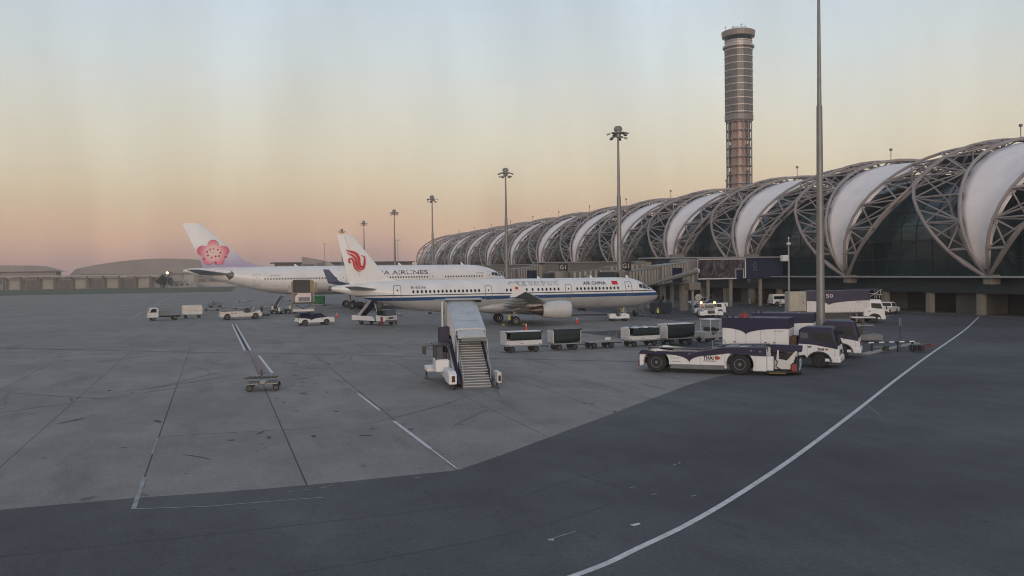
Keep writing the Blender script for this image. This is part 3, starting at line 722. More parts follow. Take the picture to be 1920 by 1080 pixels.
# ------------------------------------------------------------------ far buildings
FARW = mat('far_wall', (.33, .285, .26), .8, var=.12, vs_=.05); FARD = mat('far_dark', (.17, .15, .145), .8); FARL = mat('far_pale', (.4, .37, .34), .8, var=.1, vs_=.1)
h = thing('hangar', 'huge pale hangar with a shallow arched roof behind the flower tail', 'hangar', (-36, 700, 0))
N_ = 24; roof = []
for i in range(N_+1):
    u = i/N_*2-1; roof.append((u*66, 20.3*(1-.42*u*u) if abs(u) < .93 else 20.3*(1-.42*u*u)*(1-(abs(u)-.93)*5.5)))
obj('roof_shell', MB().prism([(-66, 0)]+roof+[(66, 0)], 0, 90), FARW, h)
obj('door_lintel', MB().box((-58, -.6, 8.2), (52, -.05, 9.0)), FARD, h)
for i in range(14): obj('door_leaf', MB().box((-57+i*7.8, -.4, 0), (-57+i*7.8+7.3, -.06, 8.1)), FARW if i % 3 else FARL, h)
h = thing('service_building', 'low white service building with flat roof beside the dark tree', 'building', (-27.5, 560, 0))
obj('wall', MB().box((0, 0, 0), (13, 12, 3.6)), FARL, h); obj('roof', MB().box((-.6, -.8, 3.61), (11, 12.5, 4.6)), FARL, h); obj('annex', MB().box((13.01, -1, 0), (16.5, 8, 2.6)), FARW, h)
for i in range(4): obj('window', MB().box((1.2+i*3, -.1, 1), (3+i*3, -.02, 2.6)), FARD, h)
h = thing('gate_building', 'grey open fronted building with dark bays at the far left', 'building', (-56, 560, 0))
obj('wall', MB().box((-60, 4, 0), (24, 20, 6.5)), FARW, h)
for i in range(9): obj('bay', MB().box((-56+i*8.5, 3.4, .3), (-50+i*8.5, 3.98, 5.4)), FARD if i % 2 else FARL, h)
for i in range(10): obj('pillar', MB().box((-59+i*8.6, 0, 0), (-58+i*8.6, 1.2, 7.4)), FARD, h)
obj('roof', MB().box((-60, -1, 7.41), (24, 20, 8.2)), FARL, h)
h = thing('parking_structure', 'two storey pale structure with a row of dark openings under the flower tail', 'building', (-12, 575, 0))
obj('wall', MB().box((0, 2, 0), (44, 20, 9)), FARW, h)
for j in range(2):
    for i in range(7): obj('opening', MB().box((2+i*6, 1.4, 3.5+j*2.9), (6+i*6, 1.98, 5.2+j*2.9)), FARD, h)
obj('parapet', MB().box((-2, 1, 0), (46, 1.3, 2.6)), FARL, h)
h = thing('radar_building', 'grey control building with a slanted roof above the airliner fuselage', 'building', (41.5, 450, 0), R2(-8))
obj('wall', MB().prism([(0, 0), (10.5, 0), (10.5, 14.0), (.3, 15.9), (0, 15.5)], 0, 9), FARW, h)
obj('lower_window', MB().box((.6, -.2, 10.3), (6.2, -.05, 12.3)), FARD, h); obj('side_window', MB().box((7.5, -.2, 10.2), (10.3, -.05, 12.8)), FARD, h)
h = thing('far_pier', 'long flat roofed pier building on the skyline left of the concourse', 'building', (30, 470, 0), 0)
obj('wall', MB().box((0, 0, 0), (74, 14, 11.6)), FARW, h); obj('roof', MB().box((-2, -2, 12.9), (74, 16, 13.5)), FARD, h)
obj('clerestory', MB().box((.3, .3, 11.61), (73, 13, 12.89)), FARD, h)
for i in range(12): obj('window', MB().box((1+i*6, -.2, 8.4), (5.6+i*6, -.05, 11)), FARD if i % 4 else FARL, h)
h = thing('round_hall', 'rounded pale roof end of a hall right of the phoenix tail', 'building', (52, 455, 0))
obj('roof', MB().lathe([(-1, .01), (-1, 9), (9, 9), (9, .01)], 'y', (0, 0, 5), 28), FARL, h)
h = thing('far_terminal', 'distant low terminal block on the far left horizon', 'building', (-190, 640, 0))
obj('wall', MB().box((0, 0, 0), (90, 20, 11)), FARW, h); obj('roof', MB().prism([(-3, 11.1), (93, 11.1), (80, 15), (15, 16)], -3, 24), FARW, h)
for i in range(10): obj('window', MB().box((3+i*8.7, -.2, 3), (9+i*8.7, -.05, 8)), FARD, h)

mb = MB(); rr = random.Random(5)
for row in range(3):
    x = -1500
    while x < 1750:
        w_ = rr.uniform(14, 40); h_ = rr.uniform(5, 9.5)+row; y = 1560+row*30+rr.uniform(-6, 6)
        pts = [(x+w_*q/6, h_*(1-((q/3-1)**2)*.6)*rr.uniform(.85, 1.1)) for q in range(7)]
        mb.prism([(x, -.5)]+pts+[(x+w_, -.5)], y, y+18); x += w_*.7
tag(obj('treeline', mb, mat('far_trees', (.06, .06, .05), .9, var=.3, vs_=.05)), kind='stuff')
# dark tree by the service building
LEAF = mat('tree_leaves', (.04, .055, .035), .8, var=.4, vs_=.5)
def tree(loc, R_, H_, label, seed=1):
    rr = random.Random(seed); t = thing('tree', label, 'tree', loc)
    tr = MB().tube((0, 0, 0), (0, 0, H_*.5), R_*.09, R_*.05, 8)
    for i in range(6): a = i*1.05; tr.tube((0, 0, H_*(.25+.04*i)), (R_*.6*math.cos(a), R_*.6*math.sin(a), H_*.7), R_*.04, R_*.01, 5)
    obj('trunk', tr, mat('bark', (.06, .045, .035), .9), t)
    mb = MB(); cl = [(rr.gauss(0, .42)*R_, rr.gauss(0, .42)*R_, H_*(.3+.6*rr.random()), R_*rr.uniform(.25, .42)) for _ in range(26)]
    for i in range(2600):
        cx, cy, cz, cr_ = rr.choice(cl); v = Vector((rr.gauss(0, 1), rr.gauss(0, 1), rr.gauss(0, 1))).normalized()*cr_*rr.uniform(.6, 1.05)
        p = Vector((cx, cy, cz))+v; s_ = .24
        a = Vector((rr.uniform(-1, 1), rr.uniform(-1, 1), rr.uniform(-1, 1))).normalized(); b = a.orthogonal().normalized()
        mb.add([p+a*s_, p+b*s_, p-a*s_, p-b*s_], [(0, 1, 2, 3)])
    tag(obj('crown', mb, LEAF, t), kind='stuff')
tree((-29, 545, 0), 4.6, 7.2, 'dark round tree left of the low white service building', 3)
tree((-150, 600, 0), 6, 9, 'distant dark tree before the far left terminal block', 5)
h = thing('apron_lamp', 'glowing yellow landing light on a short post before the hangar', 'lamp', (-24.6, 500, 0))
obj('post', MB().tube((0, 0, 0), (0, 0, 8.6), .12, n=6), FARD, h); obj('lamp', MB().lathe([(-.55, .01), (-.4, .45), (0, .62), (.4, .45), (.55, .01)], 'y', (0, -.5, 8.7), 12), mat('lit_lamp', (.9, .7, .3), .5, emit=(1, .72, .28, 7)), h)
obj('housing', MB().box((.3, -.5, 8.0), (2.6, .6, 9.4)), FARD, h, bevel=.2)

# ------------------------------------------------------------------ airliners
def hermite(xs, ys, x):
    xs = np.array(xs, float); ys = np.array(ys, float); d = np.gradient(ys, xs)
    s = np.diff(ys)/np.diff(xs)
    for i in range(1, len(xs)-1):
        if s[i-1]*s[i] <= 0: d[i] = 0
        else: d[i] = 2*s[i-1]*s[i]/(s[i-1]+s[i])
    d[0] = s[0]*1.5 if len(s) else 0; d[-1] = s[-1]
    i = int(np.clip(np.searchsorted(xs, x)-1, 0, len(xs)-2)); h = xs[i+1]-xs[i]; t = (x-xs[i])/h
    return (2*t**3-3*t**2+1)*ys[i]+(t**3-2*t**2+t)*h*d[i]+(-2*t**3+3*t**2)*ys[i+1]+(t**3-t**2)*h*d[i+1]
class Fus:
    def __init__(s, st, top, bot, wid): s.st, s.top, s.bot, s.wid = st, top, bot, wid
    def at(s, x): return hermite(s.st, s.top, x), hermite(s.st, s.bot, x), hermite(s.st, s.wid, x)
    def y(s, X, z, eps=.02):     # local X is -station ; starboard surface (-y)
        t, b, w_ = s.at(-X); c = (t+b)/2; hh = (t-b)/2; q = max(0, 1-((z-c)/max(hh, .01))**2)
        return -(w_*math.sqrt(q))-eps
    def mesh(s, n=40):
        L0 = s.st[-1]; stt = sorted(set([0.001]+[round(L0*.07*(i/14)**1.6, 3) for i in range(1, 15)]+[round(L0*(.07+.93*i/60), 3) for i in range(61)]))
        rings = []
        for x in stt:
            t, b, w_ = s.at(x); c = (t+b)/2; hh = max(.03, (t-b)/2); w_ = max(.03, w_)
            rings.append([(-x, w_*math.sin(a), c+hh*math.cos(a)) for a in [2*PI*k/n for k in range(n)]])
        return MB().loft(rings)
def airfoil(c, tk):
    up = [(0, 0), (.02, .28), (.08, .42), (.2, .5), (.4, .48), (.65, .3), (.85, .13), (1, .01)]
    lo = [(.85, -.1), (.65, -.28), (.4, -.42), (.2, -.42), (.08, -.34), (.02, -.22)]
    return [(u*c, v*tk) for u, v in up+lo]
def wing_mb(secs, side, vertical=False):
    rings = []
    for sle, lat, z, c, tk in secs:
        r = []
        for u, v in airfoil(c, tk):
            if vertical: r.append((-(sle+u), v, z))
            else: r.append((-(sle+u), side*lat, z+v))
        rings.append(r)
    return MB().loft(rings)
def door(fus, s0, s1, z0, z1, m, parent, side=-1, th=.07, window=True):
    def pt(x, z, e): return (x, fus.y(x, z, e)*(1 if side < 0 else -1), z)
    rad = min(.22, (s1-s0)*.25); out_ = []; inn = []
    cs = [(-s0-rad, z1-rad, 0), (-s1+rad, z1-rad, 90), (-s1+rad, z0+rad, 180), (-s0-rad, z0+rad, 270)]
    loop = []
    for k_, (cx, cz, a0) in enumerate(cs):
        for i in range(5):
            a = R2(a0+i*22.5); loop.append((cx, cz, math.cos(a), math.sin(a)))
        nx = cs[(k_+1) % 4]
        for i in range(1, 7):
            f = i/7; a = R2(a0+90); loop.append((cx+(nx[0]-cx)*f, cz+(nx[1]-cz)*f, math.cos(a), math.sin(a)))
    n = len(loop); o_ = [pt(cx+ux*rad, cz+uz*rad, .025) for cx, cz, ux, uz in loop]; i_ = [pt(cx+ux*(rad-th), cz+uz*(rad-th), .025) for cx, cz, ux, uz in loop]
    d = obj('door', MB().add(o_+i_, [(k, (k+1) % n, n+(k+1) % n, n+k) for k in range(n)]), m, parent)
    if window:
        cx, cz = -(s0+s1)/2, z0+(z1-z0)*.66
        ps = [pt(cx+a, cz+b, .03) for a, b in disc_poly(0, 0, .09, .13, 10)]
        obj('door_window', MB().add(ps, [tuple(range(10))]), GLASS, d)
    return d
def window_row(fus, stations, z, wr, hr, parent, m=GLASS):
    for s_ in stations:
        ps = [( -s_+a, fus.y(-s_+a, z+b, .022), z+b) for a, b in disc_poly(0, 0, wr, hr, 10)]
        ctr = Vector(ps[0])
        o = obj('window', MB().add([Vector(p)-ctr for p in ps], [tuple(range(10))]), m, parent, tuple(ctr))
        ps2 = [( -s_+a, -fus.y(-s_+a, z+b, .022), z+b) for a, b in disc_poly(0, 0, wr, hr, 10)]
def engine(parent, x, y, z, L_, r, m, pyl):
    prof_ = [(0, r*.80), (.06, r*.88), (-.0, r*.86), (.12, r*.92), (-.25, r*.985), (-.9, r*1.03), (-L_*.55, r*1.0), (-L_*.85, r*.87), (-L_, r*.78), (-L_, r*.74), (-L_*.8, r*.72)]
    o = obj('engine', MB().lathe([(-.5, r*.70), (-.2, r*.74), (0.02, r*.80), (.1, r*.86), (.06, r*.93), (-.2, r*.99), (-.8, r*1.04), (-L_*.5, r*1.02), (-L_*.8, r*.91), (-L_, r*.80), (-L_, r*.76), (-L_*.7, r*.74)], 'x', (0, 0, 0), 36), m, parent, (x, y, z), smooth=True)
    obj('inlet_lip', MB().lathe([(0.025, r*.795), (.105, r*.86), (.07, r*.935), (-.05, r*.968)], 'x', (0, 0, 0), 36), ALU, o, smooth=True)
    fb = MB()
    for i in range(22):
        t = 2*PI*i/22; a = Vector((0, math.cos(t), math.sin(t))); b = Vector((0, -math.sin(t), math.cos(t)))
        p = [a*r*.2+b*.03, a*r*.72+b*.12, a*r*.72-b*.02, a*r*.2-b*.05]; fb.add([(q.x-.55+(.12 if k in (1, 0) else 0), q.y, q.z) for k, q in enumerate(p)], [(0, 1, 2, 3)])
    fb.lathe([(-.75, r*.745), (-.75, .01)], 'x', (0, 0, 0), 24); fb.lathe([(-.5, r*.22), (-.15, r*.1), (-.05, .005)], 'x', (0, 0, 0), 14)
    obj('fan', fb, BLACK, o)
    obj('exhaust_nozzle', MB().lathe([(-L_*.7, r*.6), (-L_-.3, r*.56), (-L_-1.1, r*.42), (-L_-1.1, r*.36), (-L_-.6, r*.3)], 'x', (0, 0, 0), 28), mat('burnt_metal', (.14, .11, .09), .4, .7), o, smooth=True)
    obj('exhaust_cone', MB().lathe([(-L_-.6, r*.3), (-L_-1.1, r*.24), (-L_-1.7, .01)], 'x', (0, 0, 0), 18), MATS['burnt_metal'], o, smooth=True)
    z0 = r*.85
    obj('pylon', MB().prism([(-.6, z0), (-1.2, z0+.22), (-L_*.75, pyl+.2), (-L_-1.8, pyl+.1), (-L_-2.2, pyl-.25), (-L_, r*.35), (-L_*.6, z0*.8)], -.2, .2), m, o, bevel=.06)
    return o
def gear(parent, x, y, zt, r, wd, n_ax=1, wheelsep=.9, name='main_gear', lean=0):
    mb = MB(); yt = y+lean
    mb.tube((0, 0, r), (0, lean, zt), .13 if n_ax == 1 else .2, .16 if n_ax == 1 else .26, 10)
    for a in range(n_ax):
        xx = (a-(n_ax-1)/2)*r*2.35; mb.tube((xx, -wheelsep/2, r), (xx, wheelsep/2, r), .08, n=8)
    if n_ax > 1: mb.tube((-r*1.25, 0, r), (r*1.25, 0, r), .16, n=8)
    mb.tube((0, lean*.5, r+(zt-r)*.55), (-1.3, lean, zt), .06, n=6); mb.tube((.15, 0, r+.3), (.3, 0, r+.75), .05, n=6); mb.tube((.3, 0, r+.75), (.12, 0, r+1.2), .05, n=6)
    g = obj(name, mb, mat('gear_steel', (.4, .4, .4), .4, .3, dirt=.4), parent, (x, y, 0), smooth=True)
    for a in range(n_ax):
        xx = (a-(n_ax-1)/2)*r*2.35
        for s in (-1, 1): wheel(g, xx, s*wheelsep/2, r, wd, .5, rimmat=WHITE2)
    return g

# ---- narrow body, blue stripe, red phoenix tail
W_ = (.74, .735, .73)
m321 = grad_mat('fuselage_blue_stripe', [(1.2, (.40, .405, .41)), (3.33, (.022, .07, .19)), (3.76, W_), (3.95, (.03, .035, .055)), (4.08, W_)], 'Z', 1.0, 6.2, .32, 'CONSTANT', dirt=.14)
F3 = Fus([0, .15, .5, 1.1, 1.9, 2.9, 4.1, 5.6, 7.5, 30, 34, 38, 41, 43.6, 44.5],
         [3.42, 3.72, 4.02, 4.35, 4.78, 5.38, 5.72, 5.86, 5.88, 5.88, 5.88, 5.82, 5.62, 5.36, 5.2],
         [3.1, 2.85, 2.62, 2.38, 2.13, 1.94, 1.81, 1.76, 1.74, 1.74, 2.05, 3.02, 3.85, 4.55, 4.78],
         [.16, .42, .72, 1.05, 1.38, 1.65, 1.85, 1.95, 1.975, 1.975, 1.9, 1.42, .95, .42, .2])
a1 = thing('narrow_body_airliner', 'white airliner with a blue stripe along the body and a red phoenix on its tail', 'airliner', (57.98, 107.01, 0), R2(-2.23))
fz = obj('fuselage', F3.mesh(), m321, a1, smooth=True)
obj('tail_cone', MB().lathe([(-44.45, .24), (-44.78, .2), (-44.8, .12)], 'x', (0, 0, 4.99), 16), mat('burnt_metal', (.14, .11, .09), .4, .7), a1, smooth=True)
WP = mat('airliner_white', W_, .32, dirt=.12, var=.04, vs_=.4)
WGREY = mat('wing_grey', (.33, .335, .335), .4, .1, dirt=.3, var=.08)
fin = wing_mb([(35.2, 0, 5.2, 6.9, .12), (36.6, 0, 5.95, 5.7, .34), (37.7, 0, 6.5, 4.75, .48), (41.55, 0, 11.4, 2.05, .24), (41.95, 0, 11.72, 1.65, .14)], 1, True)
fo = obj('fin', fin, WP, a1, smooth=True)
obj('rudder_gap', MB().tube((-(40.9), -.26, 6.4), (-(42.75), -.12, 11.5), .02, n=4), GREYINK, fo)
def finmap(px, py): return (-(42.24-(px-653.4)/15.2), -.27, 11.76-(py-437)/15.7)
def fz2(u, v):
    x, y, z = finmap(600+u/4.8, 400+v/4.8); return (x, -.27+.013*(z-7), z)
PHX = [[(228, 322, 3), (255, 338, 16), (290, 346, 24), (325, 368, 27), (343, 405, 27), (346, 445, 26), (356, 480, 25), (376, 490, 24), (392, 470, 22), (396, 430, 19), (396, 396, 13), (403, 392, 6)],
       [(363, 379, 3), (378, 383, 9), (391, 390, 10), (396, 402, 8)],
       [(236, 352, 3), (262, 367, 12), (292, 381, 20), (314, 408, 23), (321, 447, 22), (330, 485, 21), (350, 508, 17), (376, 511, 10), (398, 488, 3)],
       [(266, 449, 22), (255, 430, 15), (258, 412, 15), (278, 408, 16), (294, 428, 17), (299, 462, 17), (310, 498, 16), (335, 522, 11), (362, 528, 3)]]
obj('phoenix_emblem', ribbon(PHX, fz2), mat('emblem_red', (.52, .015, .03), .4), fo)
def ws(sec, side): return wing_mb(sec, side)
for s in (-1, 1):
    sec = [(15.3, 0, 2.45, 7.6, .95), (16.3, 1.9, 2.5, 6.6, .85), (18.5, 6.4, 2.95, 4.3, .5), (21.4, 11.8, 3.75, 2.75, .3), (24.45, 16.7, 4.55, 1.6, .16), (24.7, 17.0, 4.6, 1.4, .1)]
    wo = obj('wing', ws(sec, s), WGREY, a1, smooth=True)
    obj('wingtip_fence', MB().prism([(-24.4, 4.65), (-25.6, 5.45), (-26.35, 5.5), (-26.1, 4.6), (-26.4, 3.95), (-25.7, 4.0)], s*17.0-.04, s*17.0+.04), WP, wo)
    if s < 0: obj('fence_mark', MB().add([(x, -17.06, z) for x, z in disc_poly(-25.6, 4.98, .2, .16, 10)], [tuple(range(10))]), MATS['emblem_red'], wo)
    for y, x0, ln in ((5.2, 20.3, 3.6), (8.6, 21.6, 3.2), (12.4, 23.2, 2.6)):
        zz = 2.62+(y-5.2)*.125
        obj('flap_fairing', MB().lathe([(0, .01), (-.5, .2), (-ln*.5, .26), (-ln*.85, .14), (-ln, .01)], 'x', (-x0, s*y, zz), 12), WGREY, wo, smooth=True)
    obj('flap', MB().prism([(-21.9, 2.35), (-23.0, 1.95), (-23.05, 1.9), (-21.9, 2.15)], s*2.2, s*6.2), WGREY, wo)
    engine(a1, -15.2, s*5.75, 1.92, 3.7, 1.12, mat('nacelle_grey_white', (.55, .55, .545), .38, dirt=.25, var=.05), .75)
    so_ = obj('stabilizer', ws([(38.7, .6, 4.75, 3.5, .34), (38.9, 1.0, 4.8, 3.3, .32), (42.0, 6.2, 5.3, 1.45, .13)], s), WGREY, a1, smooth=True)
    gear(a1, -21.9, s*3.8, 2.5, .585, .42, 1, .93, lean=-s*.35)
obj('belly_fairing', MB().loft([[(-x, w_*math.sin(a), 2.25+hh*math.cos(a)) for a in [2*PI*k/24 for k in range(24)]] for x, w_, hh in ((12.2, .2, .1), (13.5, 1.4, .65), (16, 2.02, .95), (21, 2.12, 1.0), (24, 1.9, .9), (26.3, 1.1, .5), (27.2, .2, .1))]), mat('fairing_grey', (.42, .42, .42), .4, dirt=.25), a1, smooth=True)
gear(a1, -5.07, 0, 2.0, .38, .25, 1, .5, 'nose_gear')
DG = mat('door_outline_grey', (.16, .165, .18), .5)
for s0, s1, z0, z1 in ((4.6, 5.6, 3.42, 5.3), (13.33, 14.25, 3.25, 5.1), (24.28, 25.22, 3.25, 5.1), (36.02, 36.98, 3.42, 5.3)): door(F3, s0, s1, z0, z1, DG, a1)
sts = list(np.arange(6.7, 12.7, .533))+list(np.linspace(15.2, 18.0, 6))+[18.8]+list(np.linspace(19.6, 22.3, 6))+list(np.linspace(26, 34.5, 17))
window_row(F3, sts, 4.46, .145, .2, a1)
def cockpit(fus, parent, quads):
    for q in quads:
        for sd_ in (1, -1):
            vs = []; n = 5
            for i in range(n+1):
                for j in range(n+1):
                    u, v = i/n, j/n
                    st_ = (q[0][0]*(1-u)+q[1][0]*u)*(1-v)+(q[3][0]*(1-u)+q[2][0]*u)*v; z = (q[0][1]*(1-u)+q[1][1]*u)*(1-v)+(q[3][1]*(1-u)+q[2][1]*u)*v
                    vs.append((-st_, fus.y(-st_, z, .035)*sd_, z))
            obj('cockpit_window', MB().add(vs, [(i*(n+1)+j, (i+1)*(n+1)+j, (i+1)*(n+1)+j+1, i*(n+1)+j+1) for i in range(n) for j in range(n)]), GLASS, parent)
cockpit(F3, a1, [[(1.35, 4.2), (2.0, 4.24), (2.05, 4.74), (1.75, 4.58)], [(2.12, 4.26), (2.8, 4.34), (2.78, 4.92), (2.2, 4.82)], [(2.9, 4.38), (3.45, 4.48), (3.35, 4.92), (2.88, 4.95)]])
sf = lambda X, Z: F3.y(X, Z, .024)
side_text('B-6556', a1, -34.75, 4.85, 0, .31, INK, 1.85, surf=sf, name='registration')
side_text('中国国际航空公司', a1, -22.0, 5.0, 0, .5, GREYINK, 6.9, surf=sf, name='chinese_lettering', shear=.1)
side_text('AIR CHINA', a1, -11.6, 4.98, 0, .42, INK, 3.3, surf=sf, spacing=1.05, bold=.016)
fl = MB(); 
for i in range(4):
    pass
def patch(fus, x0, x1, z0, z1, m, parent, name, e=.024):
    vs = []; n = 6
    for i in range(n+1):
        z = z0+(z1-z0)*i/n
        for x in (x0, x1): vs.append((x, fus.y(x, z, e), z))
    return obj(name, MB().add(vs, [(2*i, 2*i+1, 2*i+3, 2*i+2) for i in range(n)]), m, parent)
patch(F3, -7.45, -6.6, 4.93, 5.42, MATS['emblem_red'], a1, 'red_flag', .026)
for s_, h_ in ((9.5, .35), (17, .3), (4.2, .3)): obj('antenna', MB().prism([(-s_, 5.8), (-s_-.5, 5.8), (-s_-.55, 5.85+h_), (-s_-.35, 5.85+h_)], -.03, .03), WHITE, a1)
obj('beacon', MB().lathe([(0, .1), (.12, .08), (.16, .01)], 'z', (-20, 0, 5.88), 8), RED, a1)

# ---- wide body, flower tail
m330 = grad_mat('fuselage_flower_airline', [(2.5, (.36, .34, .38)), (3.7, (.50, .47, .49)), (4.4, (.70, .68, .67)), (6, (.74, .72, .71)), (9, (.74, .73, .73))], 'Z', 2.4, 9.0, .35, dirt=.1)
F4 = Fus([0, .25, .8, 1.8, 3.2, 4.8, 6.5, 9, 12, 42, 47, 52, 57, 61.5, 63.2, 63.69],
         [5.1, 5.6, 6.05, 6.75, 7.5, 8.0, 8.3, 8.44, 8.46, 8.46, 8.46, 8.46, 8.42, 8.3, 8.15, 8.0],
         [4.5, 4.1, 3.7, 3.35, 3.05, 2.9, 2.84, 2.82, 2.82, 2.82, 3.25, 4.35, 5.7, 7.0, 7.45, 7.6],
         [.3, .72, 1.15, 1.7, 2.2, 2.5, 2.7, 2.81, 2.82, 2.82, 2.75, 2.35, 1.6, .75, .4, .25])
a2 = thing('wide_body_airliner', 'large white airliner with a pink blossom on a lavender tail, parked further back', 'airliner', (57.9, 172.85, 0), R2(-1.87))
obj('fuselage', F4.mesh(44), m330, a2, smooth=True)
mfin = grad_mat('fin_lavender', [(8, (.36, .32, .47)), (9.6, (.42, .38, .52)), (11.5, (.62, .60, .66)), (13.2, (.72, .72, .73)), (17, (.74, .74, .74))], 'Z', 8, 17, .38, dirt=.08)
f4 = obj('fin', wing_mb([(48.0, 0, 8.3, 12.2, .3), (50.6, 0, 8.75, 9.7, .5), (52.6, 0, 9.6, 8.0, .62), (60.0, 0, 16.5, 3.6, .38), (60.6, 0, 16.85, 2.9, .2)], 1, True), mfin, a2, smooth=True)
flw = bpy.data.objects.new('blossom_emblem', None)
PETAL = grad_mat('petal_pink', [(0, (.80, .60, .56)), (1.2, (.78, .50, .48)), (1.9, (.72, .27, .33)), (2.6, (.62, .10, .18))], 'X', 0, 2.8, .5, radial=True, dirt=.05)
FC = (-58.25, 0, 11.15)
def fsurf(z): return -.335+.016*(z-9)
base = None
for k_, (aa, dist, rr_, hh_) in enumerate(((90, 1.45, 1.12, 1.02), (168, 1.75, 1.2, 1.0), (12, 1.7, 1.2, 1.0), (232, 1.4, 1.15, 1.0), (308, 1.4, 1.15, 1.0))):
    a = R2(aa); cx, cz = dist*math.cos(a), dist*math.sin(a)*.95
    pts = disc_poly(cx, cz, rr_*1.05, hh_*1.05, 24, a)
    vs = [(cx*.2, 0, cz*.2)]+[(x, -.002*k_, z) for x, z in pts]; vs = [(x, y-.0+.016*z, z) for x, y, z in vs]
    mbp = MB().add(vs, [(0, i+1, (i+1) % 24+1) for i in range(24)])
    o = obj('petal', mbp, PETAL, f4, (FC[0], fsurf(FC[2])-.02, FC[2]))
    if base is None: base = o
STM = mat('stamen_red', (.32, .02, .06), .5)
for px_, py_, r_ in ((1320, 262, 16), (1380, 250, 14), (1450, 270, 16), (1268, 305, 18), (1495, 320, 18), (1283, 368, 18), (1472, 382, 18), (1345, 408, 16), (1412, 388, 20)):
    x = (px_-1375)/94.; z = -(py_-325)/94.
    obj('stamen', MB().add([(u, .016*v-.012, v) for u, v in disc_poly(x, z, r_/94., r_/94., 10)], [tuple(range(10))]), STM, f4, (FC[0], fsurf(FC[2])-.03, FC[2]))
for px_, py_, a_, l_ in ((1212, 428, -40, .38), (1580, 400, 30, .38), (1410, 500, -80, .42)):
    x = (px_-1375)/94.; z = -(py_-325)/94.; a = R2(a_)
    q = [(x+l_*math.cos(a+t)*k2, z+l_*math.sin(a+t)*k2) for t, k2 in ((0, 1), (1.57, .6), (3.14, .9), (4.71, .6))]
    obj('sepal', MB().add([(u, .016*v-.012, v) for u, v in q], [(0, 1, 2, 3)]), mat('sepal_red', (.5, .03, .08), .5), f4, (FC[0], fsurf(FC[2])-.03, FC[2]))
WTIP = mat('winglet_lilac_blue', (.10, .12, .19), .4)
for s in (-1, 1):
    sec = [(18.6, 0, 3.2, 12.5, 1.6), (20.3, 2.8, 3.35, 10.8, 1.35), (24.6, 9.2, 3.8, 7.2, .85), (31.5, 20, 4.7, 4.4, .5), (36.6, 28.6, 5.3, 2.7, .28)]
    wo = obj('wing', wing_mb(sec, s), WGREY, a2, smooth=True)
    obj('winglet', MB().loft([[(-(36.6+u*1.0), s*28.6, 5.3+v) for u, v in airfoil(2.7, .26)], [(-(37.6+u), s*29.2, 5.6+v) for u, v in airfoil(1.9, .14)], [(-(39.3+u), s*29.7, 7.6+v*.2) for u, v in airfoil(.95, .1)]]), WTIP, wo, smooth=True)
    for y, x0, ln in ((7.6, 30.2, 5), (12.5, 31.2, 4.8), (17.5, 33.2, 4.2), (22.5, 35.5, 3.6)):
        obj('flap_fairing', MB().lathe([(0, .01), (-.6, .28), (-ln*.5, .36), (-ln*.85, .2), (-ln, .01)], 'x', (-x0, s*y, 3.3+(y-7.6)*.1), 12), WGREY, wo, smooth=True)
    engine(a2, -19.0, s*9.4, 2.35, 5.6, 1.5, mat('nacelle_grey_white'  , (.55, .55, .545), .38), 1.05)
    obj('stabilizer', wing_mb([(54.9, 1.1, 7.0, 5.9, .55), (55.3, 1.6, 7.05, 5.5, .5), (60.7, 9.4, 7.95, 2.0, .2)], s), WGREY, a2, smooth=True)
    gear(a2, -32.0, s*5.3, 3.6, .7, .5, 2, 1.4)
for s in (-1, 1):
    ps = [(x, (F4.y(x, z, .03))*(-s), z) for x, z in disc_poly(-56.6, 6.95, 2.1, 1.15, 26)]
    obj('stabilizer_fairing', MB().add(ps+[(x, p[1]-(-s)*0, z) for (x, z), p in zip(disc_poly(-56.6, 7.0, .9, .45, 26), ps)], [(i, (i+1) % 26, 26+(i+1) % 26, 26+i) for i in range(26)]+[tuple(range(26, 52))]), mat('fairing_bronze_grey', (.16, .145, .14), .45, .3), a2)
gear(a2, -6.67, 0, 3.0, .53, .4, 1, .8, 'nose_gear')
for s0, s1, z0, z1 in ((3.7, 4.75, 4.9, 6.95), (15.8, 16.9, 4.8, 6.85), (33.5, 34.6, 4.8, 6.85), (49.8, 50.95, 5.0, 7.0)): door(F4, s0, s1, z0, z1, mat('faint_outline', (.42, .41, .42), .5), a2, th=.05)
sts = list(np.arange(5.9, 14.0, .55))+list(np.arange(17.4, 33.0, .535))+list(np.arange(35.5, 49.2, .535))
window_row(F4, sts, 6.05, .14, .2, a2)
cockpit(F4, a2, [[(1.3, 6.0), (2.0, 6.05), (2.1, 6.7), (1.75, 6.5)], [(2.15, 6.05), (2.95, 6.12), (2.95, 6.8), (2.25, 6.74)], [(3.05, 6.15), (3.7, 6.25), (3.6, 6.78), (3.05, 6.82)]])
sf4 = lambda X, Z: F4.y(X, Z, .03)
side_text('CHINA AIRLINES', a2, -30.6, 6.62, 0, .82, mat('airline_lettering', (.03, .025, .05), .5), 13.4, surf=sf4, bold=.01)
side_text('B-18305', a2, -47.9, 6.55, 0, .3, GREYINK, 1.8, surf=sf4, name='registration'); side_text('B-18305', a2, -7.1, 6.55, 0, .3, GREYINK, 1.7, surf=sf4, name='registration')
patch(F4, -51.2, -49.6, 4.7, 4.76, GREYINK, a2, 'door_sill'); patch(F4, -47.8, -45.6, 4.7, 4.74, GREYINK, a2, 'door_sill')
for s_, h_ in ((9, .5), (22, .5), (42.5, .45)): obj('antenna', MB().prism([(-s_, 8.4), (-s_-.7, 8.4), (-s_-.8, 8.45+h_), (-s_-.55, 8.45+h_)], -.04, .04), WHITE, a2)

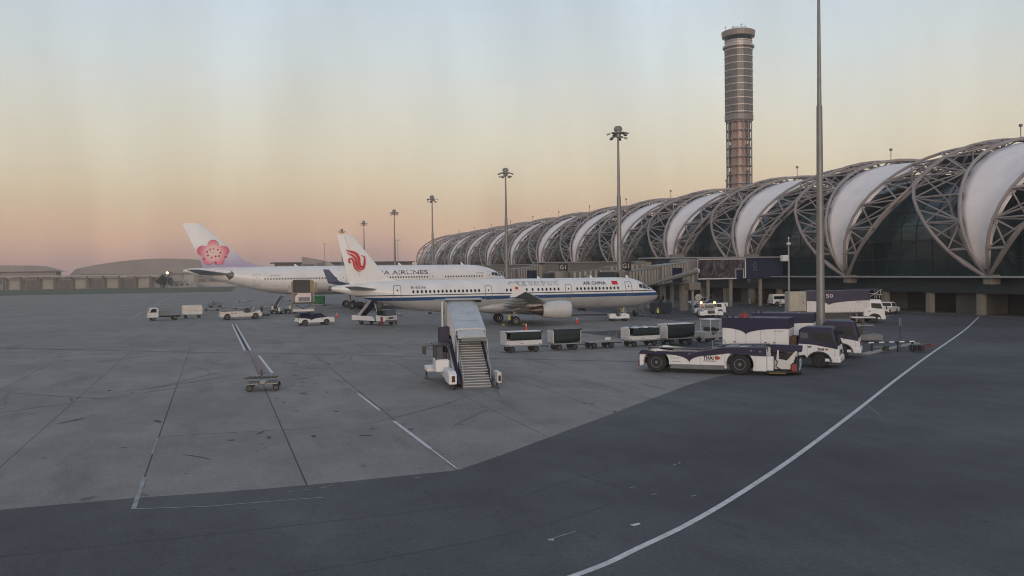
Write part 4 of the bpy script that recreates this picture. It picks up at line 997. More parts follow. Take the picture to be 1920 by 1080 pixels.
# ------------------------------------------------------------------ ground vehicles
def scallop(x0, x1, ztop, zb, xv, zv, n=10, top=None):
    """band outline along the side: straight top, lower edge of two arcs meeting in a point"""
    pts = [(x0, zb)]
    for i in range(1, n+1): t = i/n; pts.append((x0+(xv-x0)*math.sin(t*PI/2)*1.0, zb+(zv-zb)*(1-math.cos(t*PI/2))))
    for i in range(1, n+1): t = i/n; pts.append((xv+(x1-xv)*(1-math.cos(t*PI/2)), zv+(zb-zv)*math.sin(t*PI/2)))
    return pts+(top or [(x1, ztop), (x0, ztop)])
def panel(name, poly, y, th, m, parent, bevel=0.):     # thin plate on a -y side
    return obj(name, MB().prism(poly, y-th, y), m, parent, bevel=bevel)
def thai_mark(parent, x, y, z, h, wtxt):
    l = side_text('THAI', parent, x, z, y-.012, h, INK, wtxt, bold=.012)
    x0 = x+wtxt+.08; r = h*.5
    obj('airline_emblem', ribbon([[(x0, z+h*.45, h*.2), (x0+h*.25, z+h*.5, h*1.05), (x0+h*.5, z+h*.5, h*.75), (x0+h*.75, z+h*.5, h*.9), (x0+h*1.35, z+h*.5, h*.05)]], lambda u, v: (u, y-.014, v)), REDINK, parent)

# --- aircraft tow tractor
def tow_tractor():
    t = thing('aircraft_tow_tractor', 'low purple and white towbarless aircraft tractor in the right foreground', 'aircraft tractor', (27.58, 51.08, 0), R2(-41.1))
    W3 = 3.0
    def outline():
        up = [(-1.12, 1.25), (-1.02, 1.44), (2.6, 1.36), (4.3, 1.70), (6.95, 1.76), (7.05, 1.66), (7.05, .28)]
        bot = [(6.28, .28)]+[(5.4+.86*math.cos(a), .66+.86*math.sin(a)) for a in np.linspace(-.4, PI+.35, 15)]+[(4.5, .40), (.92, .52)]+[(.86*math.cos(a), .66+.86*math.sin(a)) for a in np.linspace(-.1, PI+.2, 14)]+[(-1.12, .42)]
        return up+bot
    for y0, y1 in ((-.12, .38), (W3-.38, W3+.12)): obj('side_body', MB().prism(outline(), y0, y1), WHITE, t, bevel=.03)
    top = [(-1.12, 1.27), (-1.0, 1.46), (2.6, 1.38), (4.3, 1.72), (6.97, 1.78), (7.05, 1.68)]
    band = [(7.06, 1.24), (6.1, 1.27), (4.7, 1.38), (3.6, 1.22)]+[(2.2+1.4*(1-math.sin(a)) if True else 0, .72+.5*math.cos(a)) for a in np.linspace(0, PI/2, 8)]+[(2.2-1.45*(1-math.cos(a)), .72+.5*math.sin(a)) for a in np.linspace(.1, PI/2, 8)]+[(-1.13, 1.2)]
    for y in (-.12, W3+.16): obj('purple_band', MB().prism(top+band, y-.04, y), PURPLE, t)
    for y0, y1 in ((-.13, .7), (W3-.7, W3+.13)): obj('top_cover', MB().add([(x, y0, z+.012) for x, z in top]+[(x, y1, z+.012) for x, z in top]+[(x, y0, z-.05) for x, z in top]+[(x, y1, z-.05) for x, z in top], [(i, i+1, 7+i, 6+i) for i in range(5)]+[(12+i, 18+i, 19+i, 13+i) for i in range(5)]), PURPLE, t, bevel=0)
    obj('skirt', MB().box((.95, -.15, .3), (4.45, .3, .6)), GREY, t, bevel=.03)
    obj('deck', MB().box((-1.0, .39, 1.0), (4.2, W3-.39, 1.16)), BLACK, t); obj('rear_deck', MB().box((4.25, .39, 1.3), (6.9, W3-.39, 1.7)), GREY, t, bevel=.04)
    for i in range(4): obj('deck_hatch', MB().box((-.6+i*1.15, .75, 1.165), (.35+i*1.15, W3-.75, 1.24)), PURPLE if i in (0, 3) else GREY, t, bevel=.03)
    for i in range(3): obj('roof_hatch', MB().box((4.5+i*.8, .9, 1.705), (5.15+i*.8, 2.1, 1.77)), [MID, GREY, LILAC][i], t, bevel=.02)
    obj('control_panel', MB().box((5.3, .45, 1.705), (5.8, .75, 1.8)), mat('pale_green_panel', (.35, .45, .4), .4), t)
    for x in (0, 5.4):
        for y in (.18, W3-.18): wheel(t, x, y, .675, .46, .52, rimmat=GREY, n=30)
        obj('axle', MB().tube((x, .3, .675), (x, W3-.3, .675), .16), BLACK, t)
    # open towing cradle at the right end
    obj('cradle_floor', MB().plate([(7.06, .1), (8.2, .15), (9.1, .9), (9.1, 2.1), (8.2, 2.85), (7.06, 2.9)], .16, .3), BLACK, t, bevel=.02)
    obj('far_arm', MB().prism([(7.06, 1.2), (9.0, 1.3), (9.05, 1.72), (7.06, 1.76)], 2.55, 3.1), PURPLE, t, bevel=.04)
    obj('far_arm_wall', MB().box((7.06, 2.8, .3), (8.6, 3.05, 1.2)), BLACK, t)
    obj('end_locker', MB().box((7.07, .05, .32), (7.45, .55, 1.2)), WHITE, t, bevel=.03)
    obj('lift_paddle', MB().prism([(7.5, .4), (8.5, .4), (8.55, .85), (8.0, 1.0), (7.5, 1.05)], .35, .6), WHITE2, t, bevel=.03)
    obj('clamp_arm', MB().prism([(8.2, .9), (8.75, 1.55), (8.85, 1.55), (8.62, .8)], .5, .64).prism([(7.6, 1.0), (7.66, 1.6), (7.75, 1.6), (7.75, 1.0)], .5, .6), WHITE2, t)
    obj('red_guard', MB().box((8.45, .2, .3), (8.8, .7, .75), Matrix.Rotation(.35, 3, 'Z')), DRED, t, bevel=.02)
    obj('end_rail', MB().box((8.95, .9, .5), (9.03, 2.0, .9)).box((8.95, .9, .3), (9.0, .98, 1.0)).box((8.95, 1.9, .3), (9.0, 1.98, 1.0)), mat('pale_blue_steel', (.33, .40, .44), .5), t)
    obj('hydraulic_hose', MB().path([(7.5, .3, 1.1), (7.7, .2, .9), (7.6, .15, .6), (7.9, .2, .4)], .035), DARK, t, smooth=True)
    obj('caution_strip', MB().box((7.2, -.02, .14), (8.2, .12, .22)), mat('chipped_yellow', (.16, .12, .05), .6, dirt=.7), t)
    obj('fender_lamp', MB().box((-1.2, .0, .95), (-1.13, .3, 1.2)), TAIL, t); obj('bumper', MB().box((-1.22, -.05, .4), (-1.13, W3+.05, .8)), DRED, t, bevel=.02)
    obj('wing_mirror', MB().tube((-.2, 2.6, 1.45), (-.2, 2.6, 1.85), .025).box((-.3, 2.5, 1.8), (-.1, 2.7, 2.0)), BLACK, t)
    obj('cab_hoop', MB().path([(3.3, 2.2, 1.4), (3.35, 2.2, 2.0), (3.5, 2.2, 2.05), (4.1, 2.2, 2.05), (4.25, 2.2, 1.6)], .03).box((3.3, 2.0, 1.4), (3.9, 2.6, 1.55)), MID, t)
    thai_mark(t, 3.1, -.122, .93, .27, .66)
    side_text('Goldhofer', t, 1.05, .72, -.128, .1, INK, .6); side_text('TP-103', t, 1.02, .92, -.128, .12, GREYINK, .5)
    obj('small_print', MB().box((3.1, -.13, .83), (3.95, -.122, .88)), mat('faded_red_lettering', (.3, .15, .13), .5), t)
    for x in (.98, 2.9, 4.47): obj('panel_gap', MB().box((x, -.126, .55), (x+.015, -.12, 1.2)), GREY, t)
    obj('panel_gap', MB().box((6.35, -.126, .3), (6.365, -.12, 1.22)), GREY, t)
    for x, z in ((2.15, 1.27), (6.05, 1.55), (6.6, 1.5), (-.1, 1.36)): obj('marker_plate', MB().box((x, -.17, z), (x+.14, -.161, z+.06)), MID, t)
    return t
tow_tractor()

# --- truck cab in local coordinates: near wheel centre at x=0, y=0 side toward the camera, width 2.3
def truck_cab(t, Wd=2.3, front=1.25, back=-1.35, zr=2.75, zb=.55, lower=WHITE, upper=PURPLE, wr=.5):
    yw0, yw1 = -.02, Wd
    low = [(front, zb), (front+.03, 1.0), (front-.03, 1.5), (back, 1.62), (back, zb+.25), (-.95, zb+.3)]+[(.78*math.cos(a), .5+.62*math.sin(a)) for a in np.linspace(PI*.93, .12, 12)]+[(.8, zb), (1.0, zb)]
    obj('cab_body', MB().prism(low, yw0, yw1), lower, t, bevel=.05, seg=2)
    up = [(front-.03, 1.5), (front-.38, zr-.1), (front-.55, zr), (back+.25, zr), (back, zr-.2), (back, 1.62)]
    def uw(z): return 1
    mb = MB(); k0 = [(x, yw0+.0+.12*max(0, (z-1.6)/1.1), z) for x, z in up]; k1 = [(x, yw1-.12*max(0, (z-1.6)/1.1), z) for x, z in up]; n = 6
    mb.add(k0+k1, [tuple(range(n)), tuple(range(n, 2*n))[::-1]]+[(i, n+i, n+(i+1) % n, (i+1) % n) for i in range(n)])
    u = obj('cab_roof', mb, upper, t, bevel=.09, seg=3)
    def ys(z): return yw0+.12*max(0, (z-1.6)/1.1)-.012
    def pane(poly, m, name='window', par=t): return obj(name, MB().add([(x, ys(z), z) for x, z in poly], [tuple(range(len(poly)))]), m, par)
    pane([(front-.3, 1.7), (front-.48, 2.35), (back+.95, 2.4), (back+.95, 1.85), (front-.75, 1.7)], GLASS)
    pane([(back+.12, 2.0), (back+.12, 2.38), (back+.62, 2.38), (back+.62, 2.0)], LGLASS)
    obj('window', MB().add([(x, yw1-.12*max(0, (z-1.6)/1.1)+.012, z) for x, z in [(front-.3, 1.7), (front-.48, 2.35), (back+.95, 2.4), (back+.95, 1.85)]], [(0, 1, 2, 3)]), GLASS, t)
    obj('windscreen', MB().add([(front+.0, yw0+.12, 1.56), (front+.0, yw1-.12, 1.56), (front-.335, yw1-.2, 2.5), (front-.335, yw0+.2, 2.5)], [(0, 1, 2, 3)]), GLASS, t)
    # curved dark door line under the side window
    pane([(front-.06, 1.52), (front-.3, 1.69), (front-.75, 1.69), (back+.9, 1.84), (back+.0, 1.84), (back+.0, 1.62), (back+.75, 1.62), (front-.5, 1.38), (front-.06, 1.3)], upper, 'window_trim')
    obj('door_handle', MB().box((back+.62, -.06, 1.38), (back+.85, -.02, 1.47)), BLACK, t, bevel=.01)
    obj('door_seam', MB().box((back+.58, -.026, .85), (back+.592, -.02, 1.6)), GREY, t); obj('door_seam', MB().box((front-.27, -.026, .6), (front-.258, -.02, 1.4)), GREY, t)
    obj('bumper', MB().box((front-.45, -.05, zb-.16), (front+.12, Wd+.03, zb+.24)), lower, t, bevel=.07, seg=2)
    obj('step', MB().box((front-.88, -.03, zb-.1), (front-.5, .3, zb+.1)), lower, t, bevel=.03)
    for y in (.1, Wd-.5): obj('headlight', MB().box((front+.02, y, .92), (front+.06, y+.4, 1.1)), HEAD, t, bevel=.02)
    obj('grille', MB().box((front+.02, .62, .9), (front+.055, Wd-.62, 1.2)), BLACK, t)
    obj('bumper_lamp', MB().box((front+.08, .1, zb+.0), (front+.135, .35, zb+.12)), BLACK, t)
    for y, s in ((-.02, -1), (Wd, 1)):
        obj('wing_mirror', MB().tube((front-.15, y, 2.1), (front+.1, y+s*.25, 2.15), .02, n=5).box((front+.04, y+s*.15, 1.8), (front+.12, y+s*.36, 2.25)), BLACK, t)
    obj('wheel_arch', MB().prism([(.8*math.cos(a), .5+.64*math.sin(a)) for a in np.linspace(PI, 0, 12)]+[(.68*math.cos(a), .5+.54*math.sin(a)) for a in np.linspace(0, PI, 12)], -.04, .0), BLACK, t)
    for y in (.16, Wd-.16): wheel(t, 0, y, wr, .3, .5, rimmat=BLACK)
    obj('seat', MB().box((-.7, .4, 1.5), (-.35, .95, 2.3)).box((-.7, 1.35, 1.5), (-.35, 1.9, 2.3)), BLACK, t, bevel=.05)
def gpu_truck(loc, rz, label, text=True, first=True):
    t = thing('ground_power_truck', label, 'truck', loc, rz)
    truck_cab(t)
    Wd = 2.3; x0, x1, z0, z1 = -6.55, -2.0, 1.42, 3.28
    obj('chassis', MB().box((-6.6, .55, .62), (.6, .8, .85)).box((-6.6, 1.5, .62), (.6, 1.75, .85)), BLACK, t)
    obj('platform', MB().box((-6.7, -.03, 1.15), (-1.9, Wd+.03, 1.4)), LILAC, t, bevel=.03)
    obj('housing', MB().box((x0, 0, z0), (x1, Wd, z1)), WHITE, t, bevel=.04)
    b = panel('purple_band', scallop(x0-.01, x1+.01, z1+.01, 2.62, -4.9, 2.15), -.001, .02, PURPLE, t)
    obj('purple_band', MB().box((x1+.001, -.02, 2.62), (x1+.02, Wd, z1+.01)), PURPLE, t); obj('roof', MB().box((x0-.02, -.02, z1+.011), (x1+.02, Wd+.02, z1+.06)), PURPLE, t)
    for x in (-5.6, -4.9, -3.9, -2.9): obj('panel_seam', MB().box((x, -.008, z0+.05), (x+.015, -.002, 2.6)), GREY, t)
    for x in (-5.75, -3.6, -3.0): obj('latch', MB().box((x, -.03, 1.6), (x+.12, -.003, 1.68)), BLACK, t)
    obj('roof_strip', MB().box((-4.3, .3, z1+.065), (-4.2, 2, z1+.075)), MID, t); obj('roof_strip', MB().box((-3.2, .3, z1+.065), (-3.1, 2, z1+.075)), MID, t)
    obj('side_lamp', MB().box((-6.4, .5, z1+.061), (-6.25, .65, z1+.26)), BLACK, t, bevel=.02); obj('side_lamp', MB().box((-6.0, .5, z1+.061), (-5.85, .65, z1+.26)), BLACK, t, bevel=.02)
    if first:
        obj('exhaust_cover', MB().lathe([(z1+.06, .42), (z1+.2, .4), (z1+.32, .15), (z1+.45, .12), (z1+.46, .01)], 'z', (-5.2, .9, 0), 14), DRED, t, smooth=True)
        side_text('CAVOTEC', t, -3.0, 2.4, -.024, .1, GREYINK, .65)
    obj('exhaust_box', MB().box((-1.95, .25, 1.2), (-1.5, 1.4, 2.1)), mat('rusty_steel', (.12, .06, .04), .7, .2, dirt=.5, dcol=(.04, .03, .03)), t, bevel=.05)
    obj('tool_locker', MB().box((-2.15, -.06, .72), (-1.42, .35, 1.2)), WHITE2, t, bevel=.03)
    for z in (.8, .99): obj('locker_vent', MB().box((-2.06, -.075, z), (-1.5, -.062, z+.1)), mat('rusty_steel', (.12, .06, .04)), t)
    obj('fuel_tank', MB().lathe([(-3.6, .28), (-2.5, .28)], 'x', (0, .4, .75), 14), BLACK, t, smooth=True)
    for x in (-5.0,):
        for y in (.22, Wd-.22): wheel(t, x, y, .5, .5, .5, rimmat=BLACK)
        obj('mudguard', MB().box((x-.7, 0, 1.03), (x+.7, .5, 1.08)), BLACK, t)
    if text: thai_mark(t, -.1, -.02, 1.2, .15, .42)
    return t
gpu_truck((38.62, 48.61, 0), R2(-46), 'white and purple airline ground power truck with a boxy generator, beside the tow tractor')
gpu_truck((44.3, 53.2, 0), R2(-43), 'second power truck half hidden behind the front one, by the kerb', text=False, first=False)
obj_pad = None

# --- catering truck
def catering():
    t = thing('catering_truck', 'long purple and white high sided airline catering truck behind the near mast', 'catering truck', (76.29, 85.67, 0), R2(-19))
    Wd = 2.4
    truck_cab(t, Wd=Wd, zr=2.85, upper=WHITE, lower=WHITE, wr=.52)
    obj('chassis', MB().box((-9.6, .5, .7), (.5, .8, 1.0)).box((-9.6, 1.6, .7), (.5, 1.9, 1.0)), BLACK, t)
    obj('container', MB().box((-8.3, 0, 1.3), (-.6, Wd, 3.95)), WHITE2, t, bevel=.03)
    panel('purple_band', scallop(-8.31, -.59, 3.97, 2.75, -5.6, 2.2), -.001, .02, PURPLE, t)
    obj('roof_panel', MB().box((-8.32, -.03, 3.951), (-.58, Wd+.02, 4.0)), LILAC, t)
    obj('roof_platform', MB().box((-2.9, .1, 4.01), (.9, Wd-.1, 4.12)), PURPLE, t); rl = MB()
    for x in (.1, .5, .85): rl.tube((x, .15, 4.1), (x-.2*(x > .3), .15, 3.0), .03, n=5)
    rl.tube((-.5, .1, 3.6), (.9, .1, 3.4), .03, n=5); rl.tube((-.5, .1, 3.2), (.9, .1, 4.05), .03, n=5)
    obj('front_platform_frame', rl, WHITE2, t)
    obj('rear_cabin', MB().box((-10.3, .1, 1.5), (-8.35, Wd-.1, 3.9)), mat('cream_panel', (.42, .38, .31), .6, dirt=.4), t, bevel=.04)
    obj('rear_door', MB().box((-9.3, .08, 1.6), (-8.5, .095, 3.7)), mat('door_grey_cream', (.36, .34, .3), .6), t); obj('door_handle', MB().box((-8.75, .04, 2.4), (-8.7, .075, 2.9)), BLACK, t)
    obj('green_round_mark', MB().add([(x, -.003, z) for x, z in disc_poly(-7.9, 3.25, .42, .42, 18)], [tuple(range(18))]), mat('green_round_sticker', (.10, .2, .14), .5), t)
    obj('service_hatch', MB().box((-8.28, -.014, 2.3), (-7.3, -.004, 3.9)), mat('dark_green_panel', (.05, .06, .05), .5), t) if False else None
    side_text('50', t, -5.95, 3.15, -.03, .45, mat('white_lettering', (.6, .58, .6), .5), .85); side_text('THAI', t, -2.3, 2.45, -.006, .17, mat('pale_lettering', (.36, .32, .33), .5), .55)
    obj('tail_lift', MB().box((-10.9, .2, 1.0), (-9.6, Wd-.2, 1.2)).box((-10.9, .2, .5), (-10.7, .4, 1.6)), STEEL, t, bevel=.03)
    obj('waste_crate', MB().box((-10.2, -.1, .6), (-8.9, .5, 1.35)), mat('rusty_steel', (.12, .06, .04)), t, bevel=.05)
    mb = MB()
    for i in range(5): mb.path([(-4.2+(i % 2)*1.9*0+0, .2, 1.0)]*1+[(-4, .2, 1.0)], .02) if False else None
    obj('lift_scissor', MB().box((-6.8, .3, .95), (-2.4, .4, 1.06), Matrix.Rotation(.06, 3, 'Y')).box((-6.8, 2.0, .95), (-2.4, 2.1, 1.06), Matrix.Rotation(-.06, 3, 'Y')), BLACK, t)
    obj('side_skirt', MB().box((-6.9, .05, .55), (-2.7, .5, 1.28)), BLACK, t); obj('ladder', MB().tube((-.95, -.02, 1.0), (-.95, -.02, 2.4), .02, n=5).tube((-1.25, -.02, 1.0), (-1.25, -.02, 2.4), .02, n=5).box((-1.25, -.04, 1.3), (-.95, 0, 1.33)).box((-1.25, -.04, 1.7), (-.95, 0, 1.73)).box((-1.25, -.04, 2.1), (-.95, 0, 2.13)), WHITE2, t)
    obj('striped_leg', MB().box((-2.35, -.05, .1), (-2.1, .15, 1.1)), mat('chipped_yellow', (.3, .22, .06)), t)
    for x in (-1.6, -7.2, -8.4):
        for y in (.25, Wd-.25): wheel(t, x, y, .5, .5, .5, rimmat=RIM)
    for x in np.arange(-8, -.8, .55): obj('tie_lug', MB().box((x, -.02, 1.38), (x+.12, -.003, 1.43)), GREY, t)
    return t
catering()

PALEG0 = mat('awning_grey', (.34, .35, .37), .5, dirt=.3)
# --- passenger stairs
def stairs():
    t = thing('passenger_stairs', 'tall self driven passenger stairs with an aluminium canopy, standing alone in the middle', 'airstairs', (14.38, 48.5, 0), R2(82.5))
    hw = .9
    # flight from near foot up, away from the camera
    x0, z0, x1, z1 = -.1, .1, 4.2, 2.75
    n = 20
    for i in range(n):
        x = x0+(x1-x0)*i/n; z = z0+(z1-z0)*i/n
        tr_ = obj('tread', MB().box((x, -hw+.06, z), (x+(x1-x0)/n+.03, hw-.06, z+.04)), mat('tread_grey', (.30, .315, .34), .7, 0, dirt=.3), t); obj('riser', MB().box((x+.03, -hw+.06, z-.12), (x+.05, hw-.06, z-.001)), mat('riser_grey', (.17, .18, .2), .7, 0, dirt=.3), tr_); obj('nosing', MB().box((x-.012, -hw+.06, z+.0), (x-.001, hw-.06, z+.045)), ALU, tr_)
    obj('landing', MB().box((4.2, -hw, 2.72), (6.4, hw, 2.8)), STEEL, t)
    for s in (-1, 1):
        obj('stringer', MB().prism([(x0-.1, z0-.05), (x0-.1, z0+.4), (x1, z1+.3), (6.3, z1+.3), (6.3, z1-.2), (x1, z1-.25)], s*hw-.04, s*hw+.04), PURPLE, t, bevel=.01)
    # canopy of aluminium: roof, side walls
    can = [(2.35, 3.32), (6.1, 4.9), (6.5, 4.95)]
    obj('canopy_roof', MB().add([(x, y, z+(.07 if abs(y) < .7 else -.03)) for x, z in can for y in (-hw-.06, -.68, .68, hw+.06)]+[(x, y, z-.05+(.02 if abs(y) < .7 else -.05)) for x, z in can for y in (-hw-.06, -.68, .68, hw+.06)],
        [(4*i+j, 4*i+j+1, 4*i+j+5, 4*i+j+4) for i in range(2) for j in range(3)]+[(12+4*i+j, 12+4*i+j+4, 12+4*i+j+5, 12+4*i+j+1) for i in range(2) for j in range(3)]+[(j, 12+j, 13+j, 1+j) for j in range(3)]+[(8+j, 9+j, 21+j, 20+j) for j in range(3)]+[(4*i, 4*i+4, 16+4*i, 12+4*i) for i in range(2)]+[(4*i+3, 15+4*i, 19+4*i, 4*i+7) for i in range(2)]), ALU, t)
    for x in (3.3, 4.3, 5.3): obj('roof_seam', MB().box((x-.01, -.7, 3.32+(x-2.35)*.4213+.072), (x+.01, .7, 3.32+(x-2.35)*.4213+.078)), MID, t)
    for s in (-1, 1):
        obj('side_wall', MB().prism([(1.3, 1.05), (1.6, 2.6), (2.35, 3.0), (2.36, 3.25), (6.1, 4.84), (6.4, 4.86), (6.4, 2.8), (4.2, 2.8), (2.4, 1.7)], s*(hw+.03)-.02, s*(hw+.03)+.02), ALU, t)
        rb = MB()
        for i in range(14): x = 2.6+i*.27; zt = 3.25+(x-2.35)*.424; zb = 1.78+(x-2.35)*.55 if x < 4.2 else 2.82; rb.box((x-.02, s*(hw+.05)-.02, zb), (x+.02, s*(hw+.05)+.02, zt-.02))
        tag(obj('ribbing', rb, ALU, t), kind='stuff')
    # lower telescoping hood and clear side screens
    obj('hood', MB().prism([(1.65, 2.78), (1.65, 2.98), (2.34, 3.28), (2.7, 3.42), (2.7, 3.1), (2.3, 3.0)], -hw+.06, hw-.06), mat('pale_hood', (.45, .46, .47), .5, dirt=.2), t, bevel=.02)
    obj('hood_flap', MB().box((1.45, -hw-.05, 2.62), (1.5, hw-.2, 2.86)), mat('grey_green_flap', (.16, .18, .17), .5), t, bevel=.02)
    SC = mat('scratched_screen', (.30, .31, .32), .35, 0, var=.15); 
    for s in (-1, 1):
        obj('side_screen', MB().prism([(.75, .95), (1.45, 2.5), (1.6, 2.58), (1.29, 1.1)], s*(hw-.02)-.01, s*(hw-.02)+.01), SC, t)
        obj('post', MB().tube((1.45, s*(hw-.02), 1.2), (1.45, s*(hw-.02), 2.75), .028, n=6), ALU, t)
        obj('handrail', MB().path([(-.05, s*(hw-.08), .5), (.0, s*(hw-.08), 1.15), (1.4, s*(hw-.08), 2.0), (4.2, s*(hw-.1), 3.62), (6.2, s*(hw-.1), 3.66)], .028), mat('rail_steel', (.5, .5, .5), .3, .5), t, smooth=True)
    obj('platform_awning', MB().box((5.9, -hw-.45, 4.98), (6.7, hw+.1, 5.1)).box((5.7, hw+.1, 4.98), (6.5, hw+.85, 5.04)), PALEG0, t, bevel=.03)
    obj('buffer_roll', MB().tube((6.6, -hw-.5, 4.9), (6.6, hw+.1, 4.9), .1, n=10), BLACK, t, smooth=True)
    # lift masts under platform
    for s in (1,):
        obj('lift_mast', MB().box((5.0, hw+.42, 1.0), (5.2, hw+.55, 4.95)), ALU, t, bevel=.02); obj('lift_mast', MB().box((5.8, hw+.1, 1.0), (5.95, hw+.25, 4.9)), STEEL, t)
        obj('machine_cover', MB().box((4.6, hw+.1, 1.7), (5.7, hw+.72, 3.35)), PURPLE, t, bevel=.03); obj('hydraulic_ram', MB().tube((.2, hw+.3, .5), (3.6, hw+.32, 2.2), .085, n=10), ALU, t, smooth=True)
        obj('ram_cover', MB().prism([(-.1, .3), (-.1, .55), (3.9, 2.5), (4.2, 2.5), (3.9, 2.2)], hw+.08, hw+.2), PURPLE, t)
    # chassis with driver's cab on the left
    obj('chassis', MB().box((1.1, -.7, .38), (6.4, .7, .62)), BLACK, t)
    obj('side_body', MB().prism([(-.75, .35), (-.75, .92), (-.3, 1.08), (1.9, 1.08), (2.3, .78), (5.6, .78), (5.6, .55), (1.2, .45), (.8, .35)], hw+.38, hw+.85), WHITE, t, bevel=.04)
    obj('tail_lamp', MB().box((-.79, hw+.5, .5), (-.751, hw+.68, .85)), TAIL, t)
    obj('rear_locker', MB().box((-.85, -hw-.42, .35), (.5, -hw-.16, .98)), WHITE2, t, bevel=.04); obj('tail_lamp', MB().box((-.89, -hw-.36, .48), (-.851, -hw-.22, .8)), TAIL, t)
    cabp = [(1.9, .8), (1.9, 1.9), (2.1, 2.35), (3.5, 2.35), (3.85, 1.6), (3.9, .8)]
    obj('cab', MB().prism([(2.0, .78), (2.0, 1.55), (3.6, 1.55), (3.75, .78)], hw+.45, hw+1.3), WHITE, t, bevel=.05)
    fr = MB()
    for x, y in ((2.05, hw+.5), (2.05, hw+1.25), (3.5, hw+.5), (3.5, hw+1.25)): fr.box((x-.04, y-.04, 1.5), (x+.04, y+.04, 2.38))
    fr.box((1.85, hw+.4, 2.38), (3.7, hw+1.4, 2.46)); obj('cab_frame', fr, BLACK, t, bevel=.01)
    obj('cab_window', MB().box((2.1, hw+1.24, 1.58), (3.46, hw+1.26, 2.34)), GLASS, t); obj('windscreen', MB().box((3.5, hw+.56, 1.58), (3.52, hw+1.2, 2.34)), GLASS, t)
    obj('rear_window', MB().box((2.03, hw+.85, 1.58), (2.05, hw+1.2, 2.34)), LGLASS, t); obj('seat', MB().box((2.3, hw+.55, 1.2), (2.8, hw+.95, 2.0)), BLACK, t, bevel=.05)
    obj('wing_mirror', MB().path([(3.5, hw+1.3, 2.3), (3.5, hw+1.75, 2.3), (3.5, hw+1.75, 1.7)], .02).box((3.46, hw+1.7, 1.75), (3.5, hw+1.95, 2.25)), BLACK, t)
    obj('outrigger_beam', MB().box((4.4, hw+.9, .55), (5.9, hw+1.6, .85)), WHITE, t, bevel=.04)
    for x, y in ((-.3, hw+.5), (-.3, -hw-.25), (5.6, hw+1.5), (5.8, -hw-.3)):
        obj('outrigger', MB().tube((x, y, .1), (x, y, .6), .06, n=8).lathe([(0.005, .14), (.06, .12)], 'z', (x, y, 0), 12), BLACK, t)
    for x in (1.2, 4.3):
        for s in (-1, 1): wheel(t, x, s*.95+.12, .42, .3, .5, rimmat=MID)
    side = mat('stair_number', (.3, .3, .33), .5)
    end_text('D17', t, -hw-.16+2.25, 1.62+.4, 4.38, .22, side, .3, -1)
    return t
stairs()

